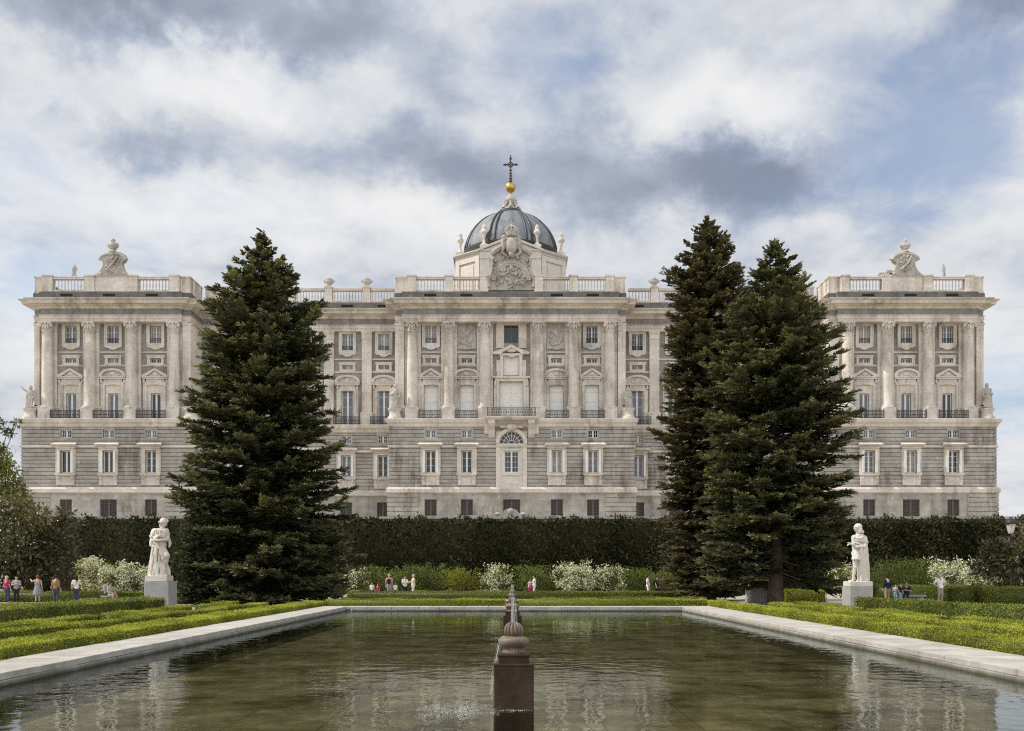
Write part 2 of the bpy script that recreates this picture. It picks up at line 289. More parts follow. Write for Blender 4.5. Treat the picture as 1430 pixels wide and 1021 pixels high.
# ------------------------------------------------------------------ mesh helpers
class MB:
    def __init__(s): s.v = []; s.f = []; s.sm = []
    def add(s, vs, fs, smooth=False):
        o = len(s.v); s.v += [tuple(p) for p in vs]
        s.f += [tuple(i + o for i in f) for f in fs]; s.sm += [smooth] * len(fs)
    def box(s, x0, x1, y0, y1, z0, z1):
        s.add([(x0, y0, z0), (x1, y0, z0), (x1, y1, z0), (x0, y1, z0), (x0, y0, z1), (x1, y0, z1), (x1, y1, z1), (x0, y1, z1)],
              [(0, 3, 2, 1), (4, 5, 6, 7), (0, 1, 5, 4), (1, 2, 6, 5), (2, 3, 7, 6), (3, 0, 4, 7)])
    def bevel_box(s, x0, x1, y0, y1, z0, z1, b):
        def ring(z, i): return [(x0 + i, y0, z), (x1 - i, y0, z), (x1, y0 + i, z), (x1, y1 - i, z), (x1 - i, y1, z), (x0 + i, y1, z), (x0, y1 - i, z), (x0, y0 + i, z)]
        def rin(z): return [(x0 + b, y0 + b * .5, z), (x1 - b, y0 + b * .5, z), (x1 - b * .5, y0 + b, z), (x1 - b * .5, y1 - b, z), (x1 - b, y1 - b * .5, z), (x0 + b, y1 - b * .5, z), (x0 + b * .5, y1 - b, z), (x0 + b * .5, y0 + b, z)]
        rs = [rin(z0), ring(z0 + b, b), ring(z1 - b, b), rin(z1)]
        fs = [tuple(range(7, -1, -1)), tuple(range(24, 32))]
        for k in range(3):
            for i in range(8): fs.append((k * 8 + i, k * 8 + (i + 1) % 8, k * 8 + 8 + (i + 1) % 8, k * 8 + 8 + i))
        s.add(sum(rs, []), fs)
    def prism(s, poly, y0, y1, smooth=False):      # poly = (x, z) outline, extruded from y0 (front) to y1
        n = len(poly)
        s.add([(x, y0, z) for x, z in poly] + [(x, y1, z) for x, z in poly],
              [tuple(range(n)), tuple(range(2 * n - 1, n - 1, -1))] + [((i + 1) % n, i, n + i, n + (i + 1) % n) for i in range(n)], smooth)
    def lathe(s, prof, c=(0, 0, 0), seg=16, smooth=True, a0=0.0):   # prof = (r, z) from bottom to top
        vs = []; fs = []
        for r, z in prof:
            for i in range(seg):
                a = a0 + 2 * math.pi * i / seg
                vs.append((c[0] + r * math.cos(a), c[1] + r * math.sin(a), c[2] + z))
        m = len(prof)
        for k in range(m - 1):
            for i in range(seg):
                j = (i + 1) % seg; fs.append((k * seg + i, k * seg + j, (k + 1) * seg + j, (k + 1) * seg + i))
        s.add(vs, fs, smooth)
        s.add(vs[:seg], [tuple(range(seg - 1, -1, -1))]); s.add(vs[-seg:], [tuple(range(seg))])
    def tube(s, pts, rad, seg=8, smooth=True, caps=True):
        pts = [Vector(p) for p in pts]; n = len(pts)
        if not hasattr(rad, '__len__'): rad = [rad] * n
        vs = []; fs = []
        t = (pts[1] - pts[0]).normalized(); u = t.orthogonal().normalized()
        for i, p in enumerate(pts):
            t = (pts[min(i + 1, n - 1)] - pts[max(i - 1, 0)])
            t = t.normalized() if t.length > 1e-9 else Vector((0, 0, 1))
            u = (u - t * u.dot(t)); u = u.normalized() if u.length > 1e-6 else t.orthogonal().normalized(); w = t.cross(u)
            for k in range(seg):
                a = 2 * math.pi * k / seg; vs.append(p + (u * math.cos(a) + w * math.sin(a)) * rad[i])
        for i in range(n - 1):
            for k in range(seg):
                j = (k + 1) % seg; fs.append((i * seg + k, i * seg + j, (i + 1) * seg + j, (i + 1) * seg + k))
        s.add(vs, fs, smooth)
        if caps: s.add(vs[:seg], [tuple(range(seg - 1, -1, -1))], smooth); s.add(vs[-seg:], [tuple(range(seg))], smooth)
    def ell(s, c, r, seg=10, ring=7, rot=None, smooth=True):
        if not hasattr(r, '__len__'): r = (r, r, r)
        vs = [Vector((0, 0, -r[2]))]; fs = []
        for k in range(1, ring):
            a = -math.pi / 2 + math.pi * k / ring
            for i in range(seg):
                b = 2 * math.pi * i / seg; vs.append(Vector((r[0] * math.cos(a) * math.cos(b), r[1] * math.cos(a) * math.sin(b), r[2] * math.sin(a))))
        vs.append(Vector((0, 0, r[2]))); top = len(vs) - 1
        for i in range(seg):
            j = (i + 1) % seg
            fs.append((0, 1 + j, 1 + i)); fs.append((top, top - seg + i, top - seg + j))
            for k in range(ring - 2):
                o = 1 + k * seg; fs.append((o + i, o + j, o + seg + j, o + seg + i))
        if rot is not None: vs = [rot @ v for v in vs]
        c = Vector(c); s.add([v + c for v in vs], fs, smooth)
    def cap(s, a, b, ra, rb, seg=10):              # tapered limb with round ends
        s.tube([a, b], [ra, rb], seg); s.ell(a, ra, seg, 7); s.ell(b, rb, seg, 7)
    def sweep(s, path, prof, smooth=False):        # profile (d outward, z) swept along a plan path with mitred corners
        n = len(path); m = len(prof); vs = []; fs = []
        nor = []
        for i in range(n - 1):
            t = Vector((path[i + 1][0] - path[i][0], path[i + 1][1] - path[i][1])).normalized(); nor.append(Vector((t.y, -t.x)))
        for i, p in enumerate(path):
            a = nor[max(i - 1, 0)]; b = nor[min(i, n - 2)]
            q = (a + b) / (1 + a.dot(b))
            for d, z in prof: vs.append((p[0] + q.x * d, p[1] + q.y * d, z))
        for i in range(n - 1):
            for k in range(m - 1):
                fs.append((i * m + k, (i + 1) * m + k, (i + 1) * m + k + 1, i * m + k + 1))
        s.add(vs, fs, smooth)
    def wall(s, x0, x1, z0, z1, y, holes, depth):  # a wall facing the camera with real openings and reveals
        xs = sorted({x0, x1} | {h[0] for h in holes} | {h[1] for h in holes}); zs = sorted({z0, z1} | {h[2] for h in holes} | {h[3] for h in holes})
        xs = [x for x in xs if x0 <= x <= x1]; zs = [z for z in zs if z0 <= z <= z1]
        for a, b in zip(xs, xs[1:]):
            for c, d in zip(zs, zs[1:]):
                mx, mz = (a + b) / 2, (c + d) / 2
                if any(h[0] < mx < h[1] and h[2] < mz < h[3] for h in holes): continue
                s.add([(a, y, c), (b, y, c), (b, y, d), (a, y, d)], [(0, 1, 2, 3)])
        for a, b, c, d in holes:
            e = y + depth
            s.add([(a, y, c), (a, e, c), (a, e, d), (a, y, d)], [(0, 1, 2, 3)]); s.add([(b, y, c), (b, y, d), (b, e, d), (b, e, c)], [(0, 1, 2, 3)])
            s.add([(a, y, d), (a, e, d), (b, e, d), (b, y, d)], [(0, 1, 2, 3)]); s.add([(a, y, c), (b, y, c), (b, e, c), (a, e, c)], [(0, 1, 2, 3)])
    def courses(s, x0, x1, z0, z1, y, holes, course, gap, proud, jog=0.0):   # horizontally channelled masonry standing proud of a wall at y
        n = max(1, round((z1 - z0) / course)); ch = (z1 - z0) / n
        for k in range(n):
            a, b = z0 + k * ch + gap / 2, z0 + (k + 1) * ch - gap / 2
            cuts = sorted({a, b} | {h[2] for h in holes if a < h[2] < b} | {h[3] for h in holes if a < h[3] < b})
            for c, d in zip(cuts, cuts[1:]):
                mz = (c + d) / 2; sp = [(x0, x1)]
                for h in holes:
                    if h[2] < mz < h[3]:
                        sp = [q for p in sp for q in ((p[0], min(p[1], h[0])), (max(p[0], h[1]), p[1])) if q[1] - q[0] > 0.02]
                for p in sp: s.box(p[0], p[1], y - proud, y + 0.01, c, d)
    def build(s, name, mat, parent=None, origin=None):
        me = bpy.data.meshes.new(name)
        if origin is None:
            a = np.array(s.v); origin = ((a[:, 0].min() + a[:, 0].max()) / 2, (a[:, 1].min() + a[:, 1].max()) / 2, a[:, 2].min())
        O = Vector(origin)
        me.from_pydata([(x - O.x, y - O.y, z - O.z) for x, y, z in s.v], [], s.f)
        me.polygons.foreach_set('use_smooth', s.sm); me.update()
        o = bpy.data.objects.new(name, me); COL.objects.link(o)
        me.materials.append(MATS[mat] if isinstance(mat, str) else mat)
        if parent is not None:
            o.parent = parent; o.location = O - wloc(parent)
        else: o.location = O
        return o
def wloc(o):
    p = Vector((0, 0, 0))
    while o is not None: p = p + o.location; o = o.parent
    return p
def tag(o, label=None, cat=None, group=None, kind=None):
    for k, v in (('label', label), ('category', cat), ('group', group), ('kind', kind)):
        if v: o[k] = v
    return o
def empty(name, loc, label=None, cat=None, group=None, rz=0.0):
    o = bpy.data.objects.new(name, None); COL.objects.link(o); o.location = loc; o.rotation_euler = (0, 0, rz)
    o.empty_display_size = 0.3
    return tag(o, label, cat, group)
def copy_tree(o, parent=None, loc=None):
    c = o.copy(); COL.objects.link(c)
    if parent is not None: c.parent = parent
    if loc is not None: c.location = loc
    for ch in list(o.children): copy_tree(ch, c)
    return c
def put_mat(o, mat):
    o.material_slots[0].link = 'OBJECT'; o.material_slots[0].material = MATS[mat]
def remesh(o, vox, smooth=2):
    m = o.modifiers.new('join', 'REMESH'); m.mode = 'VOXEL'; m.voxel_size = vox; m.use_smooth_shade = True
    if smooth:
        k = o.modifiers.new('soften', 'SMOOTH'); k.factor = 0.5; k.iterations = smooth
    return o
# leaves: each one a pointed four-cornered blade
def blades(P, D, N, L, W):
    S = np.cross(D, N); S /= np.maximum(np.linalg.norm(S, axis=1, keepdims=True), 1e-9)
    L = np.asarray(L).reshape(-1, 1); W = np.asarray(W).reshape(-1, 1)
    mid = P + D * L * 0.45
    return np.stack([P, mid + S * W / 2, P + D * L, mid - S * W / 2], axis=1)
def unit(a): return a / np.maximum(np.linalg.norm(a, axis=1, keepdims=True), 1e-9)
def leaf_obj(name, Q, tint, mat, parent=None, origin=(0, 0, 0), core=None):
    """Q (n,4,3) blades in world space, plus an optional solid core (MB)"""
    V = Q.reshape(-1, 3); n = len(Q)
    faces = np.arange(4 * n, dtype=np.int32)
    me = bpy.data.meshes.new(name)
    cv = np.array(core.v) if core else np.zeros((0, 3)); cf = core.f if core else []
    allv = np.concatenate([V, cv]) - np.array(origin)
    lt = [4] * n + [len(f) for f in cf]; li = np.concatenate([faces, np.array([i + 4 * n for f in cf for i in f], dtype=np.int32)]) if cf else faces
    me.vertices.add(len(allv)); me.vertices.foreach_set('co', allv.astype(np.float32).ravel())
    me.loops.add(len(li)); me.loops.foreach_set('vertex_index', li.astype(np.int32))
    lt = np.array(lt, dtype=np.int32); ls = np.concatenate([[0], np.cumsum(lt)[:-1]]).astype(np.int32)
    me.polygons.add(len(lt)); me.polygons.foreach_set('loop_start', ls); me.polygons.foreach_set('loop_total', lt)
    at = me.attributes.new('tint', 'FLOAT', 'FACE')
    at.data.foreach_set('value', np.concatenate([np.clip(tint, 0, 1), np.full(len(cf), 0.12)]).astype(np.float32))
    me.update(calc_edges=True); me.validate()
    o = bpy.data.objects.new(name, me); COL.objects.link(o); me.materials.append(MATS[mat])
    if parent is not None: o.parent = parent; o.location = Vector(origin) - wloc(parent)
    else: o.location = origin
    return o

# ================================================================== ground, terrace, pool
PX0, PX1, PY0, PY1 = -8.05, 8.36, 2.0, 45.3      # inner edge of the pool coping
CXL, CXR, CYB = -9.3, 9.85, 46.5                 # outer edge
WZ = -0.06                                       # water level
g = MB()
for (a, b, c, d) in ((-2500, CXL, -400, 4000), (CXR, 2500, -400, 4000), (CXL, CXR, CYB, 4000), (CXL, CXR, -400, PY0)):
    g.add([(a, c, 0), (b, c, 0), (b, d, 0), (a, d, 0)], [(0, 1, 2, 3)])
tag(g.build('ground', 'gravel', None, (0, 0, 0)), kind='structure')
b = MB(); b.add([(PX0 - .2, PY0 - .2, -0.55), (PX1 + .2, PY0 - .2, -0.55), (PX1 + .2, PY1 + .2, -0.55), (PX0 - .2, PY1 + .2, -0.55)], [(0, 1, 2, 3)])
tag(b.build('pool_floor', 'pool_tiles', None, (0, 0, -0.55)), kind='structure')
b = MB(); b.add([(PX0 - .02, PY0, WZ), (PX1 + .02, PY0, WZ), (PX1 + .02, PY1 + .02, WZ), (PX0 - .02, PY1 + .02, WZ)], [(0, 1, 2, 3)])
tag(b.build('water', 'pond_water', None, (0, 0, WZ)), kind='structure')

def coping(x0, x1, y0, y1, along, inner):
    """slabs of a coping run; inner = 'x0' 'x1' or 'y0': the side facing the water"""
    top, side = MB(), MB(); rr = random.Random(int(abs(x0 * 31 + y0 * 7)))
    a, e = (y0, y1) if along == 'y' else (x0, x1)
    while a < e - .05:
        L = min(rr.uniform(1.0, 1.5), e - a)
        if e - a - L < .5: L = e - a
        dz = rr.uniform(-.004, .004); j = rr.uniform(0, .012)
        if along == 'y': bx = (x0 - (j if inner == 'x0' else 0), x1 + (j if inner == 'x1' else 0), a + .011, a + L - .011)
        else: bx = (a + .011, a + L - .011, y0 - j, y1)
        top.bevel_box(*bx, 0.035 + dz, 0.15 + dz, 0.012)
        if along == 'y':
            if inner == 'x0': side.bevel_box(x0 - .05 + j, x0 + .35, a + .3, a + L + .29, -0.6, 0.03, 0.015)
            else: side.bevel_box(x1 - .35, x1 + .05 - j, a + .3, a + L + .29, -0.6, 0.03, 0.015)
        else: side.bevel_box(a + .3, a + L + .29, y0 - .05, y0 + .35, -0.6, 0.03, 0.015)
        a += L
    return top, side
ck = empty('pool_coping', (0, 24, 0), 'pale granite coping slabs edging the long rectangular pool', 'kerb')
for args in ((CXL, PX0, PY0, CYB, 'y', 'x1'), (PX1, CXR, PY0, CYB, 'y', 'x0'), (PX0 + .01, PX1 - .01, PY1, CYB, 'x', 'y0')):
    t_, s_ = coping(*args)
    o = t_.build('slab_row', 'coping_granite', ck); s_.build('lower_course', 'coping_side', o)

tz = 6.5
b = MB(); b.box(-260, 260, 87.6, 420, -1, tz)
tag(b.build('terrace', 'gravel', None, (0, 200, 0)), kind='structure')
b = MB()
zp = gz(721.5, 87.0)
b.box(-60, 60, 86.9, 87.6, 0, zp - .22); b.box(-60.1, 60.1, 86.75, 87.75, zp - .22, zp)
w = b.build('terrace_wall', 'terrace_stone', None, (0, 87, 0)); tag(w, 'low pale stone parapet just above the tall clipped hedge', 'wall')
b = MB()
xc = gx(713, 86.6)
b.prism([(xc - 4.6, zp), (xc + 4.6, zp), (xc + 4.6, zp + .10), (xc + 1.9, zp + .14), (xc + 1.35, zp + .22), (xc + .8, zp + .3), (xc + .55, zp + .62), (xc, zp + .8), (xc - .55, zp + .62), (xc - .8, zp + .3), (xc - 1.35, zp + .22), (xc - 1.9, zp + .14), (xc - 4.6, zp + .10)], 86.8, 87.3)
b.ell((xc, 86.8, zp + .45), (.3, .1, .3))
for s in (-1, 1):
    b.ell((xc + s * 1.2, 86.85, zp + .22), (.3, .15, .17))
tag(b.build('stone_shell', 'terrace_stone', w), )

# ================================================================== palace
PAL = empty('palace', (0, 124, tz), 'vast pale stone palace with columns, balustrade and slate dome', 'palace')
YC, YU, YL = 124.0, 125.3, 123.2                 # column faces / upper wall / lower wall of the projecting blocks
YWC, YWU, YWL = 129.0, 129.4, 128.3              # the same for the recessed wings
XO_L, XO_R = gx(48, 124.6), gx(1373.6, 124.6)    # outer ends, upper storeys
LO_L, LO_R = gx(29.5, YL), gx(1392, YL)          # outer ends, lower storeys
# plan runs (x from, x to)
PL = (XO_L, gx(266, 124.6)); PC = (gx(552, 124.6), gx(873.5, 124.6)); PR = (gx(1157, 124.6), XO_R)
LL = (LO_L, gx(272, YL)); LC = (gx(543, YL), gx(886, YL)); LR = (gx(1152, YL), LO_R)
def zu(y): return CZ + (CY - y) * YU / F
def zl(y): return CZ + (CY - y) * YL / F
Z_FLOOR, Z_STR0 = 22.36, 21.45
Z_ARC, Z_FRI, Z_BED, Z_COR, Z_TOP = 35.46, 36.36, 37.12, 37.65, 38.25
Z_PLI, Z_RAIL = 39.45, 41.45
COLS = {'L': [66.5, 125.5, 184, 243.5], 'R': [1183, 1238.3, 1296, 1352], 'C': [576, 626.8, 677, 752, 800.7, 851.4]}
BAYS = {'L': [99.7, 158.5, 217.7], 'R': [1206.7, 1265.2, 1322.7], 'C': [602, 652, 714, 777, 826.5]}
LOWX = {'L': [93, 152.3, 211.5], 'R': [1213, 1271.5, 1330.3], 'C': [601.5, 652, 714.5, 777.5, 828]}
WBX = [17.6, 22.65, 27.8, 33.0, 38.0]; WPX = [19.95, 25.2, 30.35, 35.5, 40.6]
blocks = []                                      # name, upper run, lower run, planes, bay x (upper), bay x (lower), column x
for k, U, Lw in (('L', PL, LL), ('C', PC, LC), ('R', PR, LR)):
    blocks.append((k, U, Lw, YU, YL, [gx(p, YU) for p in BAYS[k]], [gx(p, YL + .2) for p in LOWX[k]], [gx(p, YC + .65) for p in COLS[k]]))
blocks.append(('WL', (PL[1], PC[0]), (LL[1], LC[0]), YWU, YWL, [-x for x in WBX[::-1]], [-x for x in WBX[::-1]], [-x for x in WPX[::-1]]))
blocks.append(('WR', (PC[1], PR[0]), (LC[1], LR[0]), YWU, YWL, WBX, WBX, WPX))

# openings, half widths and heights
A_W, A0, A1 = .78, zu(479.5), zu(455.5)          # attic
S_W, S0, S1 = .74, zu(507), zu(500.4)            # small windows under the attic
N_W, N0, N1 = .66, Z_FLOOR + .05, zu(549.5)      # balcony doors
M_W, M0, M1 = .70, zl(611.5), zl(600)            # mezzanine
G_W, G0, G1 = .68, zl(660.7), zl(629.5)          # ground floor sash
B_W, B0, B1 = .80, zl(720.5), zl(697.5)          # basement
Z_BM0, Z_BM1 = zl(689), zl(680)                  # base moulding
gw, rw, bw, rb, up_side = MB(), MB(), MB(), MB(), MB()
for k, U, Lw, yu, yl, bu, bl, cl in blocks:
    ctr = (k == 'C')
    nh = []
    for i, x in enumerate(bu):
        if ctr and i == 2:
            nh += [(x - .97, x + .97, A0 + .05, A1 + .1), (x - 1.62, x + 1.62, Z_FLOOR + .1, zu(533)), (x - 1.05, x + 1.05, zu(524), zu(497))]; continue
        if not (ctr and i in (1, 3)): nh.append((x - A_W, x + A_W, A0, A1))
        nh.append((x - S_W, x + S_W, S0, S1))
        w_ = .92 if ctr else .80 if k[0] == 'W' else N_W
        nh.append((x - w_, x + w_, N0, zu(533) if (ctr or k[0] == 'W') else N1))
    gw.wall(U[0], U[1], Z_STR0, Z_ARC + .1, yu, nh, .42)
    lh = []; bh = []
    for i, x in enumerate(bl):
        if ctr and i == 2:
            lh.append((x - 2.05, x + 2.05, Z_BM1, zl(602.5))); bh.append((x - 1.12, x + 1.12, B0 - .3, B1)); continue
        lh += [(x - M_W, x + M_W, M0, M1), (x - G_W, x + G_W, G0, G1)]
        if k in 'LR' and i == 1: bh.append((x - 1.12, x + 1.12, zl(726), B1))
        else: bh.append((x - B_W, x + B_W, B0, B1))
    rw.wall(Lw[0] + .06, Lw[1] - .06, Z_BM1 - .05, Z_STR0, yl + .1, lh, .40)
    rw.courses(Lw[0], Lw[1], Z_BM1, Z_STR0 - .02, yl + .1, lh, .50, .11, .1)
    bw.wall(Lw[0] - .1, Lw[1] + .1, tz - .3, Z_BM0 + .05, yl - .05, bh, .40)
    if k in 'LRC':
        for a, c in ((Lw[0] - .22, Lw[0] + 3.9), (Lw[1] - 3.9, Lw[1] + .22)):
            rb = MB(); rb.courses(a, c, tz, Z_BM0, yl - .05, bh, .62, .10, .10)
            n_ = 5
            for q in range(6):
                zz = Z_BM0 - .62 * (q + .5)
                rb.box(a + .1 + (q % 2) * .8, a + 1.6 + (q % 2) * 1.1, yl - .2, yl - .13, zz - .2, zz + .2)
            rb.build('rusticated_quoin', 'basement_stone', PAL)
    # side returns
    if k in 'LRC':
        for s, x, xl in ((-1, U[0], Lw[0]), (1, U[1], Lw[1])):
            outer = (k == 'L' and s < 0) or (k == 'R' and s > 0)
            ye = 186 if outer else YWU + .5
            up_side = MB(); up_side.box(min(x, x - s * .4), max(x, x - s * .4), 124.62, ye, Z_STR0, Z_ARC + .1); up_side.build('side_wall', 'pale_stone', PAL)
            n_ = round((Z_STR0 - Z_BM1) / .5); ch = (Z_STR0 - Z_BM1) / n_
            for q in range(n_):
                rw.box(min(xl, xl - s * .3), max(xl, xl - s * .3), yl + .12, ye, Z_BM1 + q * ch + .055, Z_BM1 + (q + 1) * ch - .055)
            rw.box(min(xl - s * .08, xl - s * .5), max(xl - s * .08, xl - s * .5), yl + .15, ye, Z_BM1, Z_STR0)
            bw.box(min(xl + s * .1, xl - s * .3), max(xl + s * .1, xl - s * .3), yl - .04, ye, tz - .3, Z_BM0)
gw.build('upper_wall', 'grey_stone', PAL, (0, YU, Z_STR0))
rw.build('rusticated_wall', 'rustic_stone', PAL, (0, YL, Z_BM1))
bw.build('basement_wall', 'basement_stone', PAL, (0, YL, tz))
b = MB(); b.box(XO_L + .5, XO_R - .5, 131.0, 186, tz, 38.6)
for U in (PL, PC, PR): b.box(U[0] + .45, U[1] - .45, YU + .5, 131.0, tz, 38.6)
b.build('roof', 'sooty_stone', PAL)

# bands and cornices run round the whole front, in and out of the blocks
def front_path(oL, oR, runs, yf, yw, back=186, ends=None):
    p = [(oL, back)]
    for i, (a, c) in enumerate(runs):
        if ends is None: q = [(a, yf), (c, yf)]
        else:
            e, d = ends
            q = [(a, yf + d), (a + e, yf + d), (a + e, yf), (c - e, yf), (c - e, yf + d), (c, yf + d)]
        if i > 0: p.append((a, yw))
        p += q
        if i < len(runs) - 1: p.append((c, yw))
    return p + [(oR, back)]
low = front_path(LO_L, LO_R, [LL, LC, LR], YL, YWL)
b = MB(); b.sweep(low, [(.0, Z_BM0 - .05), (.22, Z_BM0), (.34, Z_BM0 + .12), (.34, Z_BM0 + .55), (.2, Z_BM1 - .1), (.16, Z_BM1 - .02), (-.1, Z_BM1 + .02)])
b.build('base_moulding', 'pale_stone', PAL, (0, YL, Z_BM0))
b = MB(); b.sweep(low, [(-.05, zl(625.3)), (.13, zl(625)), (.16, zl(622)), (-.05, zl(621.5))])
b.build('string_course', 'pale_stone', PAL, (0, YL, zl(625)))
b = MB(); b.sweep(low, [(-.05, Z_STR0 - .18), (.12, Z_STR0 - .12), (.2, Z_STR0 + .2), (.42, Z_STR0 + .45), (.5, Z_STR0 + .8), (.5, Z_FLOOR - .04), (.42, Z_FLOOR), (-3.2, Z_FLOOR + .01)])
b.build('balcony_ledge', 'pale_stone', PAL, (0, YL, Z_STR0))
up = front_path(XO_L, XO_R, [PL, PC, PR], YC, YWC, 186, (1.05, .62))
b = MB(); b.sweep(up, [(-1.6, Z_ARC), (0, Z_ARC), (0, Z_ARC + .35), (.06, Z_ARC + .37), (.06, Z_ARC + .78), (.16, Z_ARC + .86), (.16, Z_FRI), (-.2, Z_FRI + .01)])
b.build('architrave', 'pale_stone', PAL, (0, YC, Z_ARC))
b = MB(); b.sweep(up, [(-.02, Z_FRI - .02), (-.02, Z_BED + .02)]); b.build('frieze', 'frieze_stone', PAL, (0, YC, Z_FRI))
b = MB(); b.sweep(up, [(-.05, Z_BED), (.18, Z_BED + .04), (.3, Z_BED + .3), (.62, Z_BED + .42), (.7, Z_COR - .05), (1.12, Z_COR), (1.18, Z_COR + .3), (1.3, Z_COR + .36), (1.52, Z_TOP - .06), (1.52, Z_TOP), (-.4, Z_TOP + .12)])
b.build('cornice', 'pale_stone', PAL, (0, YC, Z_BED))
b = MB(); b.sweep(up, [(.12, Z_TOP - .1), (.12, Z_PLI - .12), (.06, Z_PLI), (-.7, Z_PLI + .01)])
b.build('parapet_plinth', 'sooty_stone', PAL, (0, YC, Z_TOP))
# vents in the parapet plinth
b = MB()
for k, U, Lw, yu, yl, bu, bl, cl in blocks:
    yf = YC if k in 'LRC' else YWC
    for i, x in enumerate(bu):
        if not (k == 'C' and i == 2): b.box(x - .8, x + .8, yf - .16, yf - .1, Z_TOP + .55, Z_TOP + .85)
b.build('vent', 'black_void', PAL, (0, YC, Z_TOP))

# ---- columns and pilasters
def column(x, y, r=.74):
    m = MB()
    H0, H1 = 24.15, 34.3
    prof = [(r * 1.18, H0), (r * 1.22, H0 + .08), (r * 1.18, H0 + .17), (r * 1.06, H0 + .22), (r * 1.09, H0 + .28), (r * 1.05, H0 + .33), (r, H0 + .4)]
    for t in (0.2, .33, .5, .65, .8, .92, 1.0): prof.append((r * (1 - .16 * max(0, t - .25) ** 1.4 / .67), H0 + .4 + (H1 - H0 - .5) * t))
    prof += [(r * .92, H1 - .08), (r * .86, H1)]
    m.lathe(prof, (x, y, 0), 24)
    c = m.build('column', 'pale_stone', PAL, (x, y, H0))
    p = MB(); p.bevel_box(x - .98, x + .98, y - .98, y + .9, Z_FLOOR, Z_FLOOR + .22, .03); p.bevel_box(x - .92, x + .92, y - .92, y + .9, Z_FLOOR + .2, H0 - .2, .04)
    p.lathe([(1.02, H0 - .22), (1.05, H0 - .1), (1.0, H0 + .01)], (x, y, 0), 20)
    p.build('pedestal', 'pale_stone', c, (x, y, Z_FLOOR))
    q = MB(); q.lathe([(.62, 34.28), (.68, 34.34), (.62, 34.4), (.60, 34.75), (.66, 35.0), (.78, 35.16)], (x, y, 0), 20)
    q.box(x - .84, x + .84, y - .84, y + .8, 35.26, 35.47)
    for s in (-1, 1):
        q.ell((x + s * .68, y - .55, 35.02), (.25, .2, .25), 10, 7); q.ell((x + s * .34, y - .62, 34.72), (.14, .12, .3), 8, 6)
        q.tube([(x + s * .1, y - .66, 34.8), (x + s * .5, y - .74, 35.2), (x + s * .78, y - .74, 35.22)], .09, 6)
        q.ell((x + s * .62, y + .1, 34.78), (.12, .2, .3), 8, 6)
    q.ell((x, y - .68, 34.66), (.16, .12, .34), 8, 6); q.ell((x, y - .76, 35.22), (.16, .12, .15), 8, 6)
    q.build('capital', 'pale_stone', c, (x, y, 34.28))
    return c
def pilaster(x, w, yf, yb, cap=True):
    m = MB(); H0, H1 = 24.15, 34.4
    m.box(x - w / 2, x + w / 2, yf, yb, H0 + .3, H1); m.box(x - w / 2 - .08, x + w / 2 + .08, yf - .08, yb, H0, H0 + .16); m.box(x - w / 2 - .04, x + w / 2 + .04, yf - .04, yb, H0 + .16, H0 + .3)
    c = m.build('pilaster', 'pale_stone', PAL, (x, yf, H0))
    p = MB(); p.box(x - w / 2 - .16, x + w / 2 + .16, yf - .16, yb, Z_FLOOR, H0 - .15); p.box(x - w / 2 - .22, x + w / 2 + .22, yf - .22, yb, H0 - .15, H0)
    p.build('pedestal', 'pale_stone', c, (x, yf, Z_FLOOR))
    q = MB(); q.box(x - w / 2 - .06, x + w / 2 + .06, yf - .06, yb, H1, H1 + .12); q.box(x - w / 2 - .02, x + w / 2 + .02, yf - .02, yb, H1 + .12, H1 + .75)
    q.box(x - w / 2 - .1, x + w / 2 + .1, yf - .1, yb, H1 + .75, Z_ARC)
    q.build('capital', 'pale_stone', c, (x, yf, H1))
first = None
for k, U, Lw, yu, yl, bu, bl, cl in blocks:
    for x in cl:
        if k[0] == 'W': pilaster(x, 1.36, YWC + .05, YWU); continue
        if first is None:
            first = column(x, YC + .65); x_first = x
        else: copy_tree(first, PAL, first.location + Vector((x - x_first, 0, 0)))
        pilaster(x, 2.15, YC + 1.0, YU)
    if k in 'LRC':                                # plain corner piers at both ends of a block
        for s, e, xc in ((1, U[0], cl[0]), (-1, U[1], cl[-1])):
            a, c = sorted((e - s * .03, xc - s * 1.12)); 
            if c - a > .3: pilaster((a + c) / 2, c - a, YC + .66, YU)
            for dy in (2.0, 4.6):
                x0, x1 = sorted((e - s * .02, e + s * .1)); m = MB(); m.box(x0 - .02, x1 + .02, YC + dy, YC + dy + 1.3, Z_FLOOR, Z_ARC)
                if not (k in 'LR' and abs(e) > 50) and dy > 4: continue
                m.build('pilaster', 'pale_stone', PAL)

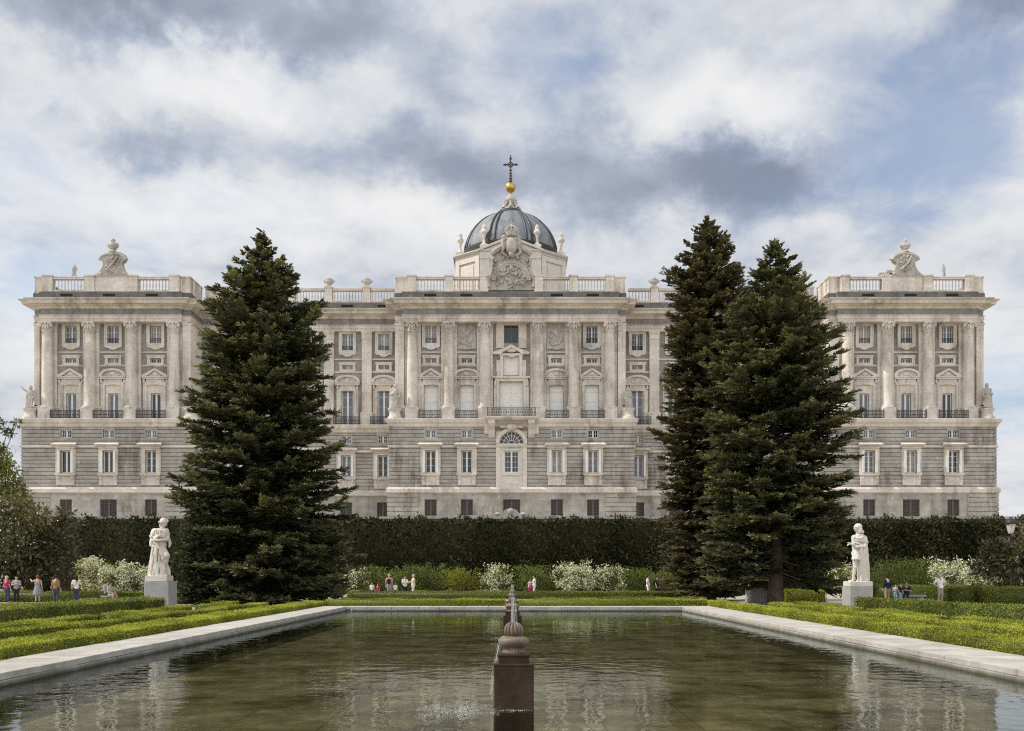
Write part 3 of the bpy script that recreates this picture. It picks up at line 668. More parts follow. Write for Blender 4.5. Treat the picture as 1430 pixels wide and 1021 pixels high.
# ---- windows: casement (the part) > frame mouldings, pane
def casement(mb, w, h, nx, nz, y, t=.09, arch=False, m=.038):
    mb.box(-w, -w + t, y, y + .07, 0, h); mb.box(w - t, w, y, y + .07, 0, h)
    mb.box(-w + t, w - t, y, y + .07, 0, t); mb.box(-w + t, w - t, y, y + .07, h - t, h)
    for i in range(1, nx):
        x = -w + 2 * w * i / nx; tt = t * .95 if (nx % 2 == 0 and i == nx // 2) else m * .6
        mb.box(x - tt, x + tt, y + .003, y + .067, t, h - t)
    for k in range(1, nz):
        z = h * k / nz; mb.box(-w + t, w - t, y + .006, y + .064, z - m * .5, z + m * .5)
    if arch:
        for s in (-1, 1):
            mb.prism([(s * w, h), (s * w, h - .55), (s * (w - .09), h - .3), (s * .36 , h - .08), (s * .0, h - .02), (0, h)][::s], y - .004, y + .05)
def add_window(name, x, y, z, w, h, nx, nz, pane, join='white_joinery', surround=None, arch=False, depth=.30, t=.09, solid=False):
    mb = MB(); casement(mb, w, h, nx, nz, depth - .07, t, arch)
    o = mb.build(name, join, PAL, (0, 0, 0)); o.location = Vector((x, y, z)) - wloc(PAL)
    p = MB(); p.add([(-w, depth, 0), (w, depth, 0), (w, depth, h), (-w, depth, h)], [(0, 1, 2, 3)])
    q = p.build('shutter_panel' if solid else 'pane', pane, None, (0, 0, 0)); q.parent = o
    if surround:
        s = MB(); surround(s, w, h); f = s.build('surround', 'pale_stone', None, (0, 0, 0)); f.parent = o
    return o
def ring(s, w, h, b, y0, y1, z0=0.0):            # a moulded frame round an opening
    s.box(-w - b, -w, y0, y1, z0 - b, h + b); s.box(w, w + b, y0, y1, z0 - b, h + b)
    s.box(-w, w, y0, y1, h, h + b); s.box(-w, w, y0, y1, z0 - b, z0)
    e = b * .35
    s.box(-w - b, w + b, y0 - .05, y0 + .01, h + b - e, h + b + .01); s.box(-w - b, -w - b + e, y0 - .05, y0 + .01, z0 - b, h + b - e); s.box(w + b - e, w + b, y0 - .05, y0 + .01, z0 - b, h + b - e)
def s_attic(s, w, h):
    ring(s, w, h, .42, -.16, .02)
    s.prism([(-w - .42, -.42), (w + .42, -.42), (w + .3, -.6), (.62, -.62), (.45, -.8), (0, -.9), (-.45, -.8), (-.62, -.62), (-w - .3, -.6)], -.15, .02)
    s.box(-w - .12, w + .12, -.2, .02, -.1, 0.0)
def s_small(s, w, h):
    ring(s, w, h, .36, -.14, .02)
    s.box(-w - .5, w + .5, -.145, .02, h + .1, h + .33); s.box(-w - .5, w + .5, -.145, .02, -.35, -.16)
def pediment(s, z, hw, rise, kind, y0=-.5):
    s.box(-hw, hw, y0 + .08, .02, z, z + .2); s.box(-hw - .08, hw + .08, y0, .02, z + .2, z + .34)
    if kind == 'tri':
        for sg in (-1, 1):
            P = [(sg * (hw + .08), z + .34), (sg * (hw + .08), z + .52), (0, z + rise + .2), (0, z + rise - .06), (sg * (hw - .5), z + .34)]
            s.prism(P[::-sg], y0, .02)
        s.prism([(-hw + .5, z + .34), (hw - .5, z + .34), (0, z + rise - .06)], -.2, .02)
    else:
        n = 12; o, i_ = [], []
        for q in range(n + 1):
            a = math.pi * (q / n); o.append(((hw + .08) * math.cos(a), z + .4 + (rise - .22) * math.sin(a) ** .8)); i_.append(((hw - .28) * math.cos(a), z + .34 + (rise - .42) * math.sin(a) ** .8))
        for q in range(n): s.prism([o[q], o[q + 1], i_[q + 1], i_[q]], y0, .02)
        s.prism(i_, -.2, .02)
    s.ell((0, -.22, z + .34 + rise * .3), (.5, .16, rise * .3), 10, 6)
    for sg in (-1, 1): s.ell((sg * .55, -.22, z + .5), (.4, .12, .15), 8, 5)
def make_noble(kind, top, inner):
    def f(s, w, h):
        t = top                                   # underside of the pediment above the floor
        for sg in (-1, 1):
            x0, x1 = sorted((sg * (inner + .02), sg * (inner + .42))); s.box(x0, x1, -.2, .02, 0, t - .8); s.box(x0 + .1, x1 - .1, -.26, .02, .25, t - .8)
            x0, x1 = sorted((sg * (inner + .42), sg * (inner + .66))); s.box(x0, x1, -.13, .02, 0, t - .5)
            s.ell((sg * (inner + .5), -.2, t - .3), (.2, .18, .34), 8, 6)
        if inner > w + .02:
            s.box(-inner, -w, -.05, .02, 0, t - .75); s.box(w, inner, -.05, .02, 0, t - .75); s.box(-w, w, -.05, .02, h, t - .75)
        s.box(-inner - .42, inner + .42, -.2, .02, t - .8 , t - .34); s.box(-inner * .5, inner * .5, -.26, -.19, t - .7, t - .45)
        s.box(-inner - .2, inner + .2, -.24, .02, t - .34, t)
        pediment(s, t, 1.68, 1.22, kind)
    return f
def s_ground(s, w, h):
    b_ = .52
    s.box(-w - b_, -w - .04, -.2, .02, -.1, h + .28); s.box(w + .04, w + b_, -.2, .02, -.1, h + .28); s.box(-w - .04, w + .04, -.2, .02, h + .03, h + .28)
    s.box(-w - b_ - .12, -w - b_, -.14, .02, -.2, h + .2); s.box(w + b_, w + b_ + .12, -.14, .02, -.2, h + .2)
    z = h + .28
    s.box(-w - .62, w + .62, -.3, .02, z, z + .22)
    P = [(-.32, z + .22), (-.75, z + .42), (-.78, z + .52), (-.25, z + .78), (.02, z + .8)]
    hw = w + .98
    vs = []; 
    for x in (-hw, hw): vs += [(x * (1 if i in (1, 2) else .86), y, zz) for i, (y, zz) in enumerate(P)] + [(x * .86, .02, z + .22)]
    n = 6; s.add(vs, [tuple(range(n)), tuple(range(2 * n - 1, n - 1, -1))] + [(i, n + i, n + (i + 1) % n, (i + 1) % n) for i in range(n)])
    s.box(-w - .66, w + .66, -.42, .02, -.28, -.1); s.box(-w - .56, w + .56, -.3, .02, -.42, -.28)
    for sg in (-1, 1):
        x0, x1 = sorted((sg * (w + .02), sg * (w + .5))); s.box(x0, x1, -.2, .02, -1.62, -.42); s.ell((sg * (w + .26), -.22, -.66), (.16, .2, .24), 8, 6)
    s.box(-w - .02, w + .02, -.1, .02, -1.62, -.42); s.box(-w + .1, w - .1, -.05, .02, -1.4, -.6)
def s_thin(s, w, h): ring(s, w, h, .10, -.06, .04)
def s_shut(s, w, h): 
    s_ground(s, w, h)
cache = {}
def win(key, x, y, z, *a, pane=None, **k):
    if key not in cache: cache[key] = o = add_window(key[0], x, y, z, *a, pane if pane else 'dark_pane', **k)
    else: o = copy_tree(cache[key], PAL, Vector((x, y, z)) - wloc(PAL))
    if pane:
        for c in o.children:
            if c.name.startswith(('pane', 'shutter_panel')): put_mat(c, pane)
    return o
rv = random.Random(4)
n_top = zu(530) - N0
def leaf_shutters(x, y, z, w, h):                 # white shutters folded back inside the reveal
    m = MB()
    for s in (-1, 1):
        a, c = sorted((x + s * (w + .03), x + s * (w + .34))); m.box(a, c, y - .3, y - .2, z + .05, z + h)
    m.build('shutter', 'white_shutter', PAL)
for k, U, Lw, yu, yl, bu, bl, cl in blocks:
    wing = k[0] == 'W'; ctr = k == 'C'
    for i, x in enumerate(bu):
        special = ctr and i == 2
        # attic
        pn = rv.choice(['sky_pane', 'sky_pane', 'dark_pane', 'curtain_pane'] if k in ('L', 'WL', 'R') else ['dark_pane', 'dark_pane', 'sky_pane'])
        if ctr and i == 0: pn = 'curtain_pane'
        if special:
            o = win(('attic_window', 'wide'), x, yu, A0 + .05, .97, A1 - A0 + .05, 4, 3, pane='dark_pane', surround=lambda s, w, h: [s.box(-2.05, -w, -.1, .02, -.7, h + .3), s.box(w, 2.05, -.1, .02, -.7, h + .3), s.box(-w, w, -.1, .02, h, h + .3)], join='dark_joinery')
        elif not (ctr and i in (1, 3)):
            o = win(('attic_window',), x, yu, A0, A_W, A1 - A0, 4, 3, pane=pn, surround=s_attic)
            m = MB()                              # small iron guard
            for q in range(11): m.box(x - .7 + q * .14 - .012, x - .7 + q * .14 + .012, yu + .02, yu + .045, A0 + .02, A0 + .68)
            m.box(x - .76, x + .76, yu + .018, yu + .05, A0 + .66, A0 + .71)
            r_ = m.build('guard_rail', 'iron', None, (x, yu, A0)); r_.parent = o; r_.location = (0, 0, 0)
        else:
            m = MB(); m.box(x - 1.28, x + 1.28, yu - .12, yu + .02, A0 - .75, A1 + .35); m.box(x - 1.12, x - 1.0, yu - .18, yu - .1, A0 - .4, A1 + .2); m.box(x + 1.0, x + 1.12, yu - .18, yu - .1, A0 - .4, A1 + .2)
            m.box(x - 1.0, x + 1.0, yu - .18, yu - .1, A1 + .08, A1 + .2)
            rr = random.Random(i * 5)
            pts = [(x + .1, A1 - .35, .24, .26), (x, A1 - .95, .42, .5), (x - .5, A1 - .8, .3, .16), (x + .55, A1 - .7, .28, .16), (x - .3, A0 + .35, .2, .55), (x + .3, A0 + .3, .24, .5), (x - .55, A0 + .1, .34, .3), (x + .62, A0 + .55, .22, .4), (x - .6, A1 - 1.4, .2, .4), (x, A0 - .12, .8, .16)]
            for (ax, az, rx, rz) in pts: m.ell((ax + (-1 if i == 3 else 1) * rr.uniform(-.1, .1), yu - .14, az), (rx, .2, rz), 10, 7, Matrix.Rotation(rr.uniform(-.5, .5), 3, 'Y'))
            m.ell((x, yu - .12, A0 - .72), (.7, .12, .2))
            m.build('relief_panel', 'crest_stone', PAL)
        if special: continue
        # small window row
        pn = rv.choice(['dark_pane', 'dark_pane', 'sky_pane', 'curtain_pane'])
        win(('small_window',), x, yu, S0, S_W, S1 - S0, 4, 1, pane=pn, surround=s_small)
        # balcony door with pediment
        kind = 'tri' if i % 2 == 0 else 'seg'
        if ctr and i > 2: kind = 'seg' if i == 3 else 'tri'
        if wing and i % 2 == 0: kind = 'seg'
        if ctr: o = win(('balcony_door', 'walled', kind), x, yu, N0, .92, zu(533) - N0, 1, 4, pane='white_shutter', join='white_shutter', surround=make_noble(kind, n_top, .94), t=.05, solid=True)
        elif wing: o = win(('balcony_door', 'wing', kind), x, yu, N0, .80, zu(533) - N0, 2, 4, pane=rv.choice(['sky_pane', 'curtain_pane']), surround=make_noble(kind, n_top, .86), t=.13)
        else: o = win(('balcony_door', 'block', kind), x, yu, N0, N_W, N1 - N0, 2, 1, pane='sky_pane' if i < 2 else 'dark_pane', surround=make_noble(kind, n_top, 1.05), t=.13, arch=True)
    for i, x in enumerate(bl):
        if ctr and i == 2: continue
        win(('mezzanine_window',), x, yl + .1, M0, M_W, M1 - M0, 4, 2, pane=rv.choice(['dark_pane', 'sky_pane']) if not (ctr and i == 4) else 'black_void', surround=s_thin, t=.12)
        style = (('a', 2, 1), ('a', 2, 1), ('b', 2, 3))[i % 3] if k == 'L' else ('b', 2, 5)
        if k == 'R': style = ('c', 2, 4)
        pn = 'curtain_pane' if (ctr and i in (3,)) else rv.choice(['dark_pane', 'sky_pane', 'dark_pane', 'curtain_pane'])
        win(('ground_floor_window', style[0]), x, yl, G0, G_W, G1 - G0, style[1], style[2], pane=pn, surround=s_ground, t=.12, depth=.34)
        if rv.random() < .75 or k == 'R': leaf_shutters(x, yl, G0, G_W, G1 - G0)
        yb = yl - .05
        if k in 'LR' and i == 1: win(('basement_door',), x, yb, zl(726), 1.12, B1 - zl(726), 4, 5, pane='grille_pane', join='dark_joinery', t=.14)
        else: win(('basement_window',), x, yb, B0, B_W, B1 - B0, 4, 5, pane='grille_pane', join='dark_joinery', t=.12)
x = blocks[1][6][2]; win(('basement_window', 'wide'), x, YL - .05, B0 - .3, 1.12, B1 - B0 + .3, 6, 5, pane='grille_pane', join='dark_joinery', t=.1)
# thin bands across the upper wall between the columns
for k, U, Lw, yu, yl, bu, bl, cl in blocks:
    for i, x in enumerate(bu):
        hw = 2.0 if k[0] == 'W' else 2.1 if k in 'LR' else 1.75
        for z0, z1 in ((zu(493), zu(491.2)), (zu(512), zu(509.8))):
            if k == 'C' and i == 2:
                for s in (-1, 1): b = MB(); a, c = sorted((x + s * 2.36, x + s * 2.9)); b.box(a, c, yu - .1, yu + .01, z0, z1); b.build('wall_band', 'pale_stone', PAL)
            else: b = MB(); b.box(x - hw, x + hw, yu - .1, yu + .01, z0, z1); b.build('wall_band', 'pale_stone', PAL)

# ---- middle bay: tall aedicule, big balcony, arched door
x = blocks[1][5][2]; m = MB(); y = YU
for s in (-1, 1):
    for a, c, d, z0, z1 in ((1.64, 1.95, .28, Z_FLOOR, zu(528.5)), (1.95, 2.35, .16, Z_FLOOR, zu(533)), (1.08, 1.5, .24, zu(526), zu(497)), (1.5, 2.0, .12, zu(526), zu(503))):
        p0, p1 = sorted((x + s * a, x + s * c)); m.box(p0, p1, y - d, y + .02, z0, z1)
    m.ell((x + s * 2.15, y - .2, zu(536)), (.2, .22, .5), 8, 6); m.ell((x + s * 1.75, y - .15, zu(523)), (.24, .2, .5), 8, 6)
m.box(x - 2.5, x + 2.5, y - .5, y + .02, zu(528.6), zu(526.2)); m.box(x - 2.2, x + 2.2, y - .3, y + .02, zu(533), zu(528.6))
m.box(x - 1.7, x + 1.7, y - .25, y + .02, zu(497), zu(494))
for s in (-1, 1):
    P = [(x + s * 2.45, zu(495.5)), (x + s * 2.45, zu(492.5)), (x + s * 1.0, zu(487.5)), (x, zu(482)), (x, zu(486.5)), (x + s * 1.1, zu(492.5)), (x + s * 1.4, zu(495.5))]
    m.prism(P[::-s], y - .5, y + .02)
m.ell((x, y - .25, zu(490)), (.75, .2, .3), 10, 6); m.ell((x, y - .3, zu(498)), (.5, .16, .2), 10, 6)
m.build('central_aedicule', 'pale_stone', PAL)
m = MB(); m.box(x - 1.62, x + 1.62, y + .28, y + .34, Z_FLOOR + .1, zu(533)); m.box(x - 1.05, x + 1.05, y + .2, y + .26, zu(524), zu(497))
for z_ in (zu(566), zu(548)): m.box(x - 1.5, x + 1.5, y + .24, y + .285, z_ - .04, z_ + .04)
m.box(x - .04, x + .04, y + .24, y + .284, Z_FLOOR + .2, zu(534))
m.build('walled_opening', 'white_shutter', PAL)
y = YL; x = gx(714.3, YL)
m = MB(); m.box(x - 3.55, x + 3.55, y - 1.5, y + .2, Z_FLOOR - .1, Z_FLOOR + .12); m.box(x - 3.4, x + 3.4, y - 1.35, y + .2, Z_FLOOR - .3, Z_FLOOR - .1)
for s in (-1, 1):
    xc = x + s * 2.62
    P = [(-1.3, Z_FLOOR - .3), (-1.35, Z_FLOOR - .75), (-1.0, Z_FLOOR - 1.1), (-.55, Z_FLOOR - 1.5), (-.5, Z_FLOOR - 2.0), (-.2, zl(611.5)), (.02, zl(611.5)), (.02, Z_FLOOR - .3)]
    vs = [(xx, y + yy, zz) for xx in (xc - .42, xc + .42) for yy, zz in P]; n = len(P)
    m.add(vs, [tuple(range(n)), tuple(range(2 * n - 1, n - 1, -1))] + [(i, n + i, n + (i + 1) % n, (i + 1) % n) for i in range(n)])
    m.box(x + s * 3.3 - .3, x + s * 3.3 + .3, y - .25, y + .12, zl(606), Z_FLOOR - .75)
m.ell((x, y - .5, zl(597)), (.75, .45, .45), 10, 7)
for s in (-1, 1): m.ell((x + s * 1.1, y - .3, zl(596)), (.6, .22, .25), 10, 6)
m.build('balcony', 'pale_stone', PAL)
m = MB(); zc = zl(619.5); ro, ri = 2.08, 1.62; n = 20
for q in range(n):
    a, c = math.pi * q / n, math.pi * (q + 1) / n
    m.prism([(x + ro * math.cos(a), zc + ro * math.sin(a)), (x + ro * math.cos(c), zc + ro * math.sin(c)), (x + ri * math.cos(c), zc + ri * math.sin(c)), (x + ri * math.cos(a), zc + ri * math.sin(a))], y - .22, y + .3)
for s in (-1, 1):                                 # masonry filling the corners of the opening above the arch
    P = [(x + s * 2.06, zc), (x + s * 2.06, zl(602.4))] + [(x, zl(602.4))] + [(x + s * ro * math.sin(t), zc + ro * math.cos(t)) for t in [math.pi / 2 * q / 8 for q in range(0, 9)]]
    m.prism(P[::-s], y + .02, y + .3)
m.box(x - 2.05, x + 2.05, y - .12, y + .3, zc - .35, zc); m.box(x - 2.05, x - 1.5, y - .1, y + .3, Z_BM1, zc - .35); m.box(x + 1.5, x + 2.05, y - .1, y + .3, Z_BM1, zc - .35)
m.box(x - 1.5, x + 1.5, y + .05, y + .3, zl(630), zc - .35); m.box(x - 1.5, x - .95, y + .05, y + .3, zl(660), zl(630)); m.box(x + .95, x + 1.5, y + .05, y + .3, zl(660), zl(630)); m.box(x - 1.5, x + 1.5, y + .05, y + .3, Z_BM1, zl(660))
m.box(x - 1.15, x + 1.15, y - .1, y + .05, zl(664), zl(661.5)); m.box(x - 1.0, x + 1.0, y - .0, y + .05, zl(676), zl(667)); m.box(x - 1.15, x + 1.15, y - .06, y + .05, zl(629), zl(627))
m.build('portal', 'cream_plaster', PAL)
win(('ground_floor_window', 'portal'), x, y + .05, zl(660), .95, zl(630) - zl(660), 4, 4, pane='dark_pane', t=.12, depth=.22)
m = MB(); m.prism([(x + ri * math.cos(math.pi * q / 20), zc + ri * math.sin(math.pi * q / 20)) for q in range(21)], y + .2, y + .24)
o = m.build('fanlight', 'dark_pane', PAL)
m = MB()
for q in range(1, 8):
    a = math.pi * q / 8; m.tube([(x + .4 * math.cos(a), y + .17, zc + .4 * math.sin(a)), (x + 1.6 * math.cos(a), y + .17, zc + 1.6 * math.sin(a))], .045, 6)
for rr in (.42, 1.05, 1.58): m.tube([(x + rr * math.cos(math.pi * q / 16), y + .17, zc + rr * math.sin(math.pi * q / 16)) for q in range(17)], .045, 6)
m.build('glazing_bar', 'cream_plaster', o)

# ---- iron balcony railings
def railing(x0, x1, y, z0=Z_FLOOR + .12, h=1.08, sides=0.0):
    m = MB(); n = max(4, round((x1 - x0) / .155))
    m.box(x0, x1, y - .035, y + .035, z0 + h - .06, z0 + h); m.box(x0, x1, y - .025, y + .025, z0 + .08, z0 + .13); m.box(x0, x1, y - .02, y + .02, z0 + h - .24, z0 + h - .2)
    for i in range(n + 1):
        xx = x0 + (x1 - x0) * i / n; r_ = .045 if i in (0, n) else .022
        m.box(xx - r_, xx + r_, y - r_, y + r_, z0 - (.1 if i in (0, n) else 0), z0 + h + (.08 if i in (0, n) else -.03))
        if i < n and i % 2: m.ell((xx + .077, y, z0 + .5), (.05, .02, .1), 6, 5)
    if sides:
        for xx in (x0, x1):
            m.box(xx - .03, xx + .03, y, y + sides, z0 + h - .06, z0 + h); m.box(xx - .02, xx + .02, y, y + sides, z0 + .08, z0 + .12)
            for q in range(int(sides / .16)): m.box(xx - .015, xx + .015, y + q * .16, y + q * .16 + .03, z0, z0 + h)
    return m.build('balcony_railing', 'iron', PAL)
for k, U, Lw, yu, yl, bu, bl, cl in blocks:
    for i, x in enumerate(bu):
        if k == 'C' and i == 2: continue
        if k[0] == 'W': railing(x - 1.75, x + 1.75, YWL + .1)
        elif k == 'C': railing(x - 1.48, x + 1.48, YL + .25)
        else: railing(x - 1.92, x + 1.92, YL + .25)
railing(gx(681, 121.8), gx(747.5, 121.8), YL - 1.4, Z_FLOOR + .15, 1.1, 1.4)

# ---- balustrade on the roof edge
def baluster(mb, x, y, z0, h):
    r = .125
    mb.lathe([(r * .8, z0), (r * .8, z0 + .12 * h), (r * .45, z0 + .16 * h), (r * .95, z0 + .38 * h), (r * .8, z0 + .5 * h), (r * .42, z0 + .78 * h), (r * .7, z0 + .86 * h), (r * .8, z0 + h)], (x, y, 0), 8)
def bal_panel(x0, x1, yf, n):
    m = MB(); z0 = Z_PLI + .0
    m.box(x0, x1, yf + .08, yf + .62, z0, z0 + .26); m.box(x0, x1, yf + .04, yf + .66, Z_RAIL - .32, Z_RAIL - .1); m.box(x0, x1, yf - .02, yf + .72, Z_RAIL - .1, Z_RAIL)
    for i in range(n): baluster(m, x0 + (x1 - x0) * (i + .5) / n, yf + .35, z0 + .24, Z_RAIL - .56 - z0 + .02)
    return m.build('balustrade', 'pale_stone', PAL)
def bal_pier(x0, x1, yf, solid=False):
    m = MB(); d = 0 if solid else -.1
    m.box(x0, x1, yf + d, yf + .75, Z_PLI - .04, Z_RAIL + .02); m.box(x0 - .1, x1 + .1, yf + d - .1, yf + .82, Z_RAIL + .02, Z_RAIL + .2); m.box(x0 - .06, x1 + .06, yf + d - .06, yf + .8, Z_PLI - .04, Z_PLI + .22)
    return m.build('parapet_pier', 'pale_stone', PAL)
G = lambda p: gx(p, YC)
for a, c in ((59.5, 73), (118.5, 131.5), (180.5, 192), (237, 250), (1175, 1186), (1232, 1244), (1290, 1302), (1348, 1360), (569, 581), (621.5, 632.5), (670, 681), (747, 758), (795, 806.5), (846, 857.5)): bal_pier(G(a), G(c), YC)
for a, c in ((73.3, 118.2), (192.3, 236.7), (1186.3, 1231.7), (1302.3, 1347.7)): bal_panel(G(a), G(c), YC, 10)
for a, c in ((581.3, 621.2), (632.8, 669.7), (758.3, 794.7), (806.8, 845.7)): bal_panel(G(a), G(c), YC, 9)
for a, c in ((131.8, 180.2), (1244.3, 1289.7)):
    bal_pier(G(a), G(c), YC + .2, True)
for (e0, e1) in ((PL[0], G(59)), (G(250.5), PL[1]), (PC[0], G(568.5)), (G(858), PC[1]), (PR[0], G(1174.5)), (G(1360.5), PR[1])):
    bal_pier(min(e0, e1) + .05, max(e0, e1) - .05, YC + .62, True)
for e, s in ((PL[1], 1), (PC[0], -1), (PC[1], 1), (PR[0], -1)):
    m = MB(); a, c = sorted((e - s * .75, e)); m.box(a, c, YC + 1.45, YWC + .4, Z_PLI - .04, Z_RAIL); m.box(a - .08, c + .08, YC + 1.45, YWC + .4, Z_RAIL, Z_RAIL + .18); m.build('side_parapet', 'pale_stone', PAL)
for e, s in ((PL[0], -1), (PR[1], 1)):
    m = MB(); a, c = sorted((e - s * .75, e)); m.box(a, c, YC + 1.45, 186, Z_PLI - .04, Z_RAIL); m.box(a - .08, c + .08, YC + 1.45, 186, Z_RAIL, Z_RAIL + .18); m.build('side_parapet', 'pale_stone', PAL)
for s in (-1, 1):
    ed = sorted([15.75 if s > 0 else -PC[0] + .1] + WPX + [-PL[1] if s < 0 else PR[0]])
    for x in WPX: bal_pier(s * x - .5, s * x + .5, YWC)
    for a, c in zip(ed, ed[1:]):
        a2, c2 = sorted((s * (a + .55), s * (c - .55)))
        if c2 - a2 > 1.2: bal_panel(a2, c2, YWC, max(3, round((c2 - a2) / .42)))
        elif c2 - a2 > .2: bal_pier(a2, c2, YWC, True)

# ---- carved crests
def carve(mb, xc, zc, rx, rz, y, n, seed, big=.22):
    rr = random.Random(seed)
    for i in range(n):
        a = rr.uniform(0, 6.283); q = math.sqrt(rr.random()); ex, ez = xc + rx * q * math.cos(a), zc + rz * q * math.sin(a)
        if rr.random() < .55: mb.ell((ex, y, ez), (rr.uniform(.4, 1) * big, big * .8, rr.uniform(.6, 1.7) * big), 8, 6, Matrix.Rotation(rr.uniform(-1.3, 1.3), 3, 'Y'))
        else:
            pts = []; r0 = rr.uniform(.8, 2.2) * big; a0 = rr.uniform(0, 6.28); sg = rr.choice((-1, 1))
            for t in range(7): pts.append((ex + r0 * (1 - t * .1) * math.cos(a0 + sg * t * .5), y - .04 * t * big, ez + r0 * (1 - t * .1) * math.sin(a0 + sg * t * .5)))
            mb.tube(pts, [big * .34] * 7, 6)
def crest(px0, mirror=1):
    K = lambda p, q: (gx(px0 + mirror * p, YC + .4), CZ + (CY - q) * (YC + .4) / F)
    L_ = [(-25, 385), (-20, 381.8), (-16, 377.5), (-13.2, 371.5), (-13.2, 367), (-17, 364), (-16, 360.5), (-10, 356.8), (0, 354.6)]
    poly = [K(*p) for p in L_] + [K(-a, c) for a, c in L_[-2::-1]]
    if mirror < 0: poly = poly[::-1]
    m = MB(); m.prism(poly[::-1], YC + .1, YC + 1.0)
    o = m.build('crest', 'crest_stone', PAL)
    m = MB(); arc = [(-18, 364), (-16.4, 360.4), (-10, 356.6), (0, 354.4), (10, 356.6), (16.4, 360.4), (18, 364)]
    m.tube([(K(*p)[0], YC + .2, K(*p)[1]) for p in arc], .24, 8); m.tube([(K(*p)[0], YC + .45, K(*p)[1] + .1) for p in arc], .3, 8)
    m.build('arched_moulding', 'crest_stone', o)
    m = MB(); xc, zc = K(0, 369); carve(m, xc, zc, .85, 1.2, YC + .08, 26, int(px0)); 
    m.tube([(xc - .7, YC, zc - .9), (xc + .2, YC - .1, zc), (xc + .75, YC, zc + .95)], .13, 7)
    for s in (-1, 1): m.ell((xc + s * 1.55, YC + .2, zc - 1.35), (.35, .25, .22), 8, 6)
    m.box(xc - 2.45, xc + 2.45, YC - .02, YC + 1.05, Z_RAIL + .12, Z_RAIL + .24)
    m.build('carving', 'crest_stone', o)
crest(158.0); crest(1263.8, -1)
# frontispiece with the arms and the crown
K = lambda p, q, Y=YC + .5: (gx(p, Y), CZ + (CY - q) * Y / F)
m = MB()
half = [(-32, 406), (-32, 391), (-28, 386), (-27, 374), (-25.5, 366), (-26, 358), (-22, 352), (-14, 346), (0, 342)]
poly = [K(714 + a, c) for a, c in half] + [K(714 - a, c) for a, c in half[-2::-1]]
m.prism(poly[::-1], YC + .3, YC + 1.9); o = m.build('frontispiece', 'crest_stone', PAL)
m = MB()
for rr_, t_ in ((25.5, .28), (22.5, .2)):
    m.tube([(K(714 + rr_ * math.cos(a), 393 - rr_ * math.sin(a))[0], YC + .22, K(714, 393 - rr_ * math.sin(a))[1]) for a in [math.pi * q / 16 for q in range(17)]], t_, 8)
for s in (-1, 1):
    for dy, t_ in ((0, .3), (2.2, .2)): m.tube([(K(714 + s * a, c + dy)[0], YC + .05, K(714, c + dy)[1]) for a, c in ((27, 356), (22, 351), (16, 347.5), (10, 344.5), (7.5, 340))], t_, 8)
    m.tube([(K(714 + s * a, c)[0], YC + .1, K(714, c)[1]) for a, c in ((25, 372), (27, 366), (24, 361), (21, 364), (23, 367))], .2, 7)
    m.tube([(K(714 + s * a, c)[0], YC + .1, K(714, c)[1]) for a, c in ((31, 402), (32, 392), (28, 384), (26, 376))], .25, 7)
m.build('arched_moulding', 'crest_stone', o)
m = MB(); xc, zc = K(714, 386); carve(m, xc, zc, 1.9, 1.1, YC + .2, 34, 3, .3); carve(m, xc, K(714, 396)[1], 2.3, .6, YC + .2, 24, 9, .27); m.ell((xc, YC + .1, K(714, 376)[1]), (.34, .3, .4), 10, 8); carve(m, xc, K(714, 364)[1], 1.2, .7, YC + .15, 16, 5, .24)
m.build('carving', 'crest_stone', o)
m = MB(); zc = K(714, 345)[1]; m.ell((xc, YC - .1, zc), (.85, .4, 1.15), 16, 10); m.ell((xc, YC - .3, zc), (.62, .32, .9), 16, 10)
for s in (-1, 1):
    m.tube([(xc + s * .8, YC, zc + 1.0), (xc + s * 1.15, YC - .1, zc + .6), (xc + s * 1.0, YC - .1, zc - .2), (xc + s * 1.25, YC, zc - .9), (xc + s * .6, YC, zc - 1.4)], [.25, .3, .28, .25, .15], 8)
    m.ell((xc + s * 1.0, YC - .05, zc + 1.1), (.35, .3, .3), 8, 6)
m.ell((xc, YC - .1, K(714, 357)[1]), (.38, .36, .4), 10, 8)
m.build('coat_of_arms', 'crest_stone', o)
m = MB(); z0 = K(714, 331.5)[1]
m.lathe([(.62, z0), (.7, z0 + .12), (.66, z0 + .35), (.74, z0 + .5), (.70, z0 + .55)], (xc, YC + .2, 0), 16)
for q in range(8):
    a = math.pi * q / 4; m.tube([(xc + r_ * math.cos(a), YC + .2 + r_ * math.sin(a), z0 + .5 + h_) for r_, h_ in ((.7, 0), (.82, .3), (.7, .62), (.35, .82), (.05, .8))], .09, 6)
    m.ell((xc + .72 * math.cos(a), YC + .2 + .72 * math.sin(a), z0 + .62), (.12, .12, .2), 6, 5)
m.ell((xc, YC + .2, z0 + 1.42), .2); m.box(xc - .05, xc + .05, YC + .15, YC + .25, z0 + 1.5, z0 + 2.3); m.box(xc - .22, xc + .22, YC + .16, YC + .24, z0 + 1.85, z0 + 1.96)
m.build('crown', 'crest_stone', o)

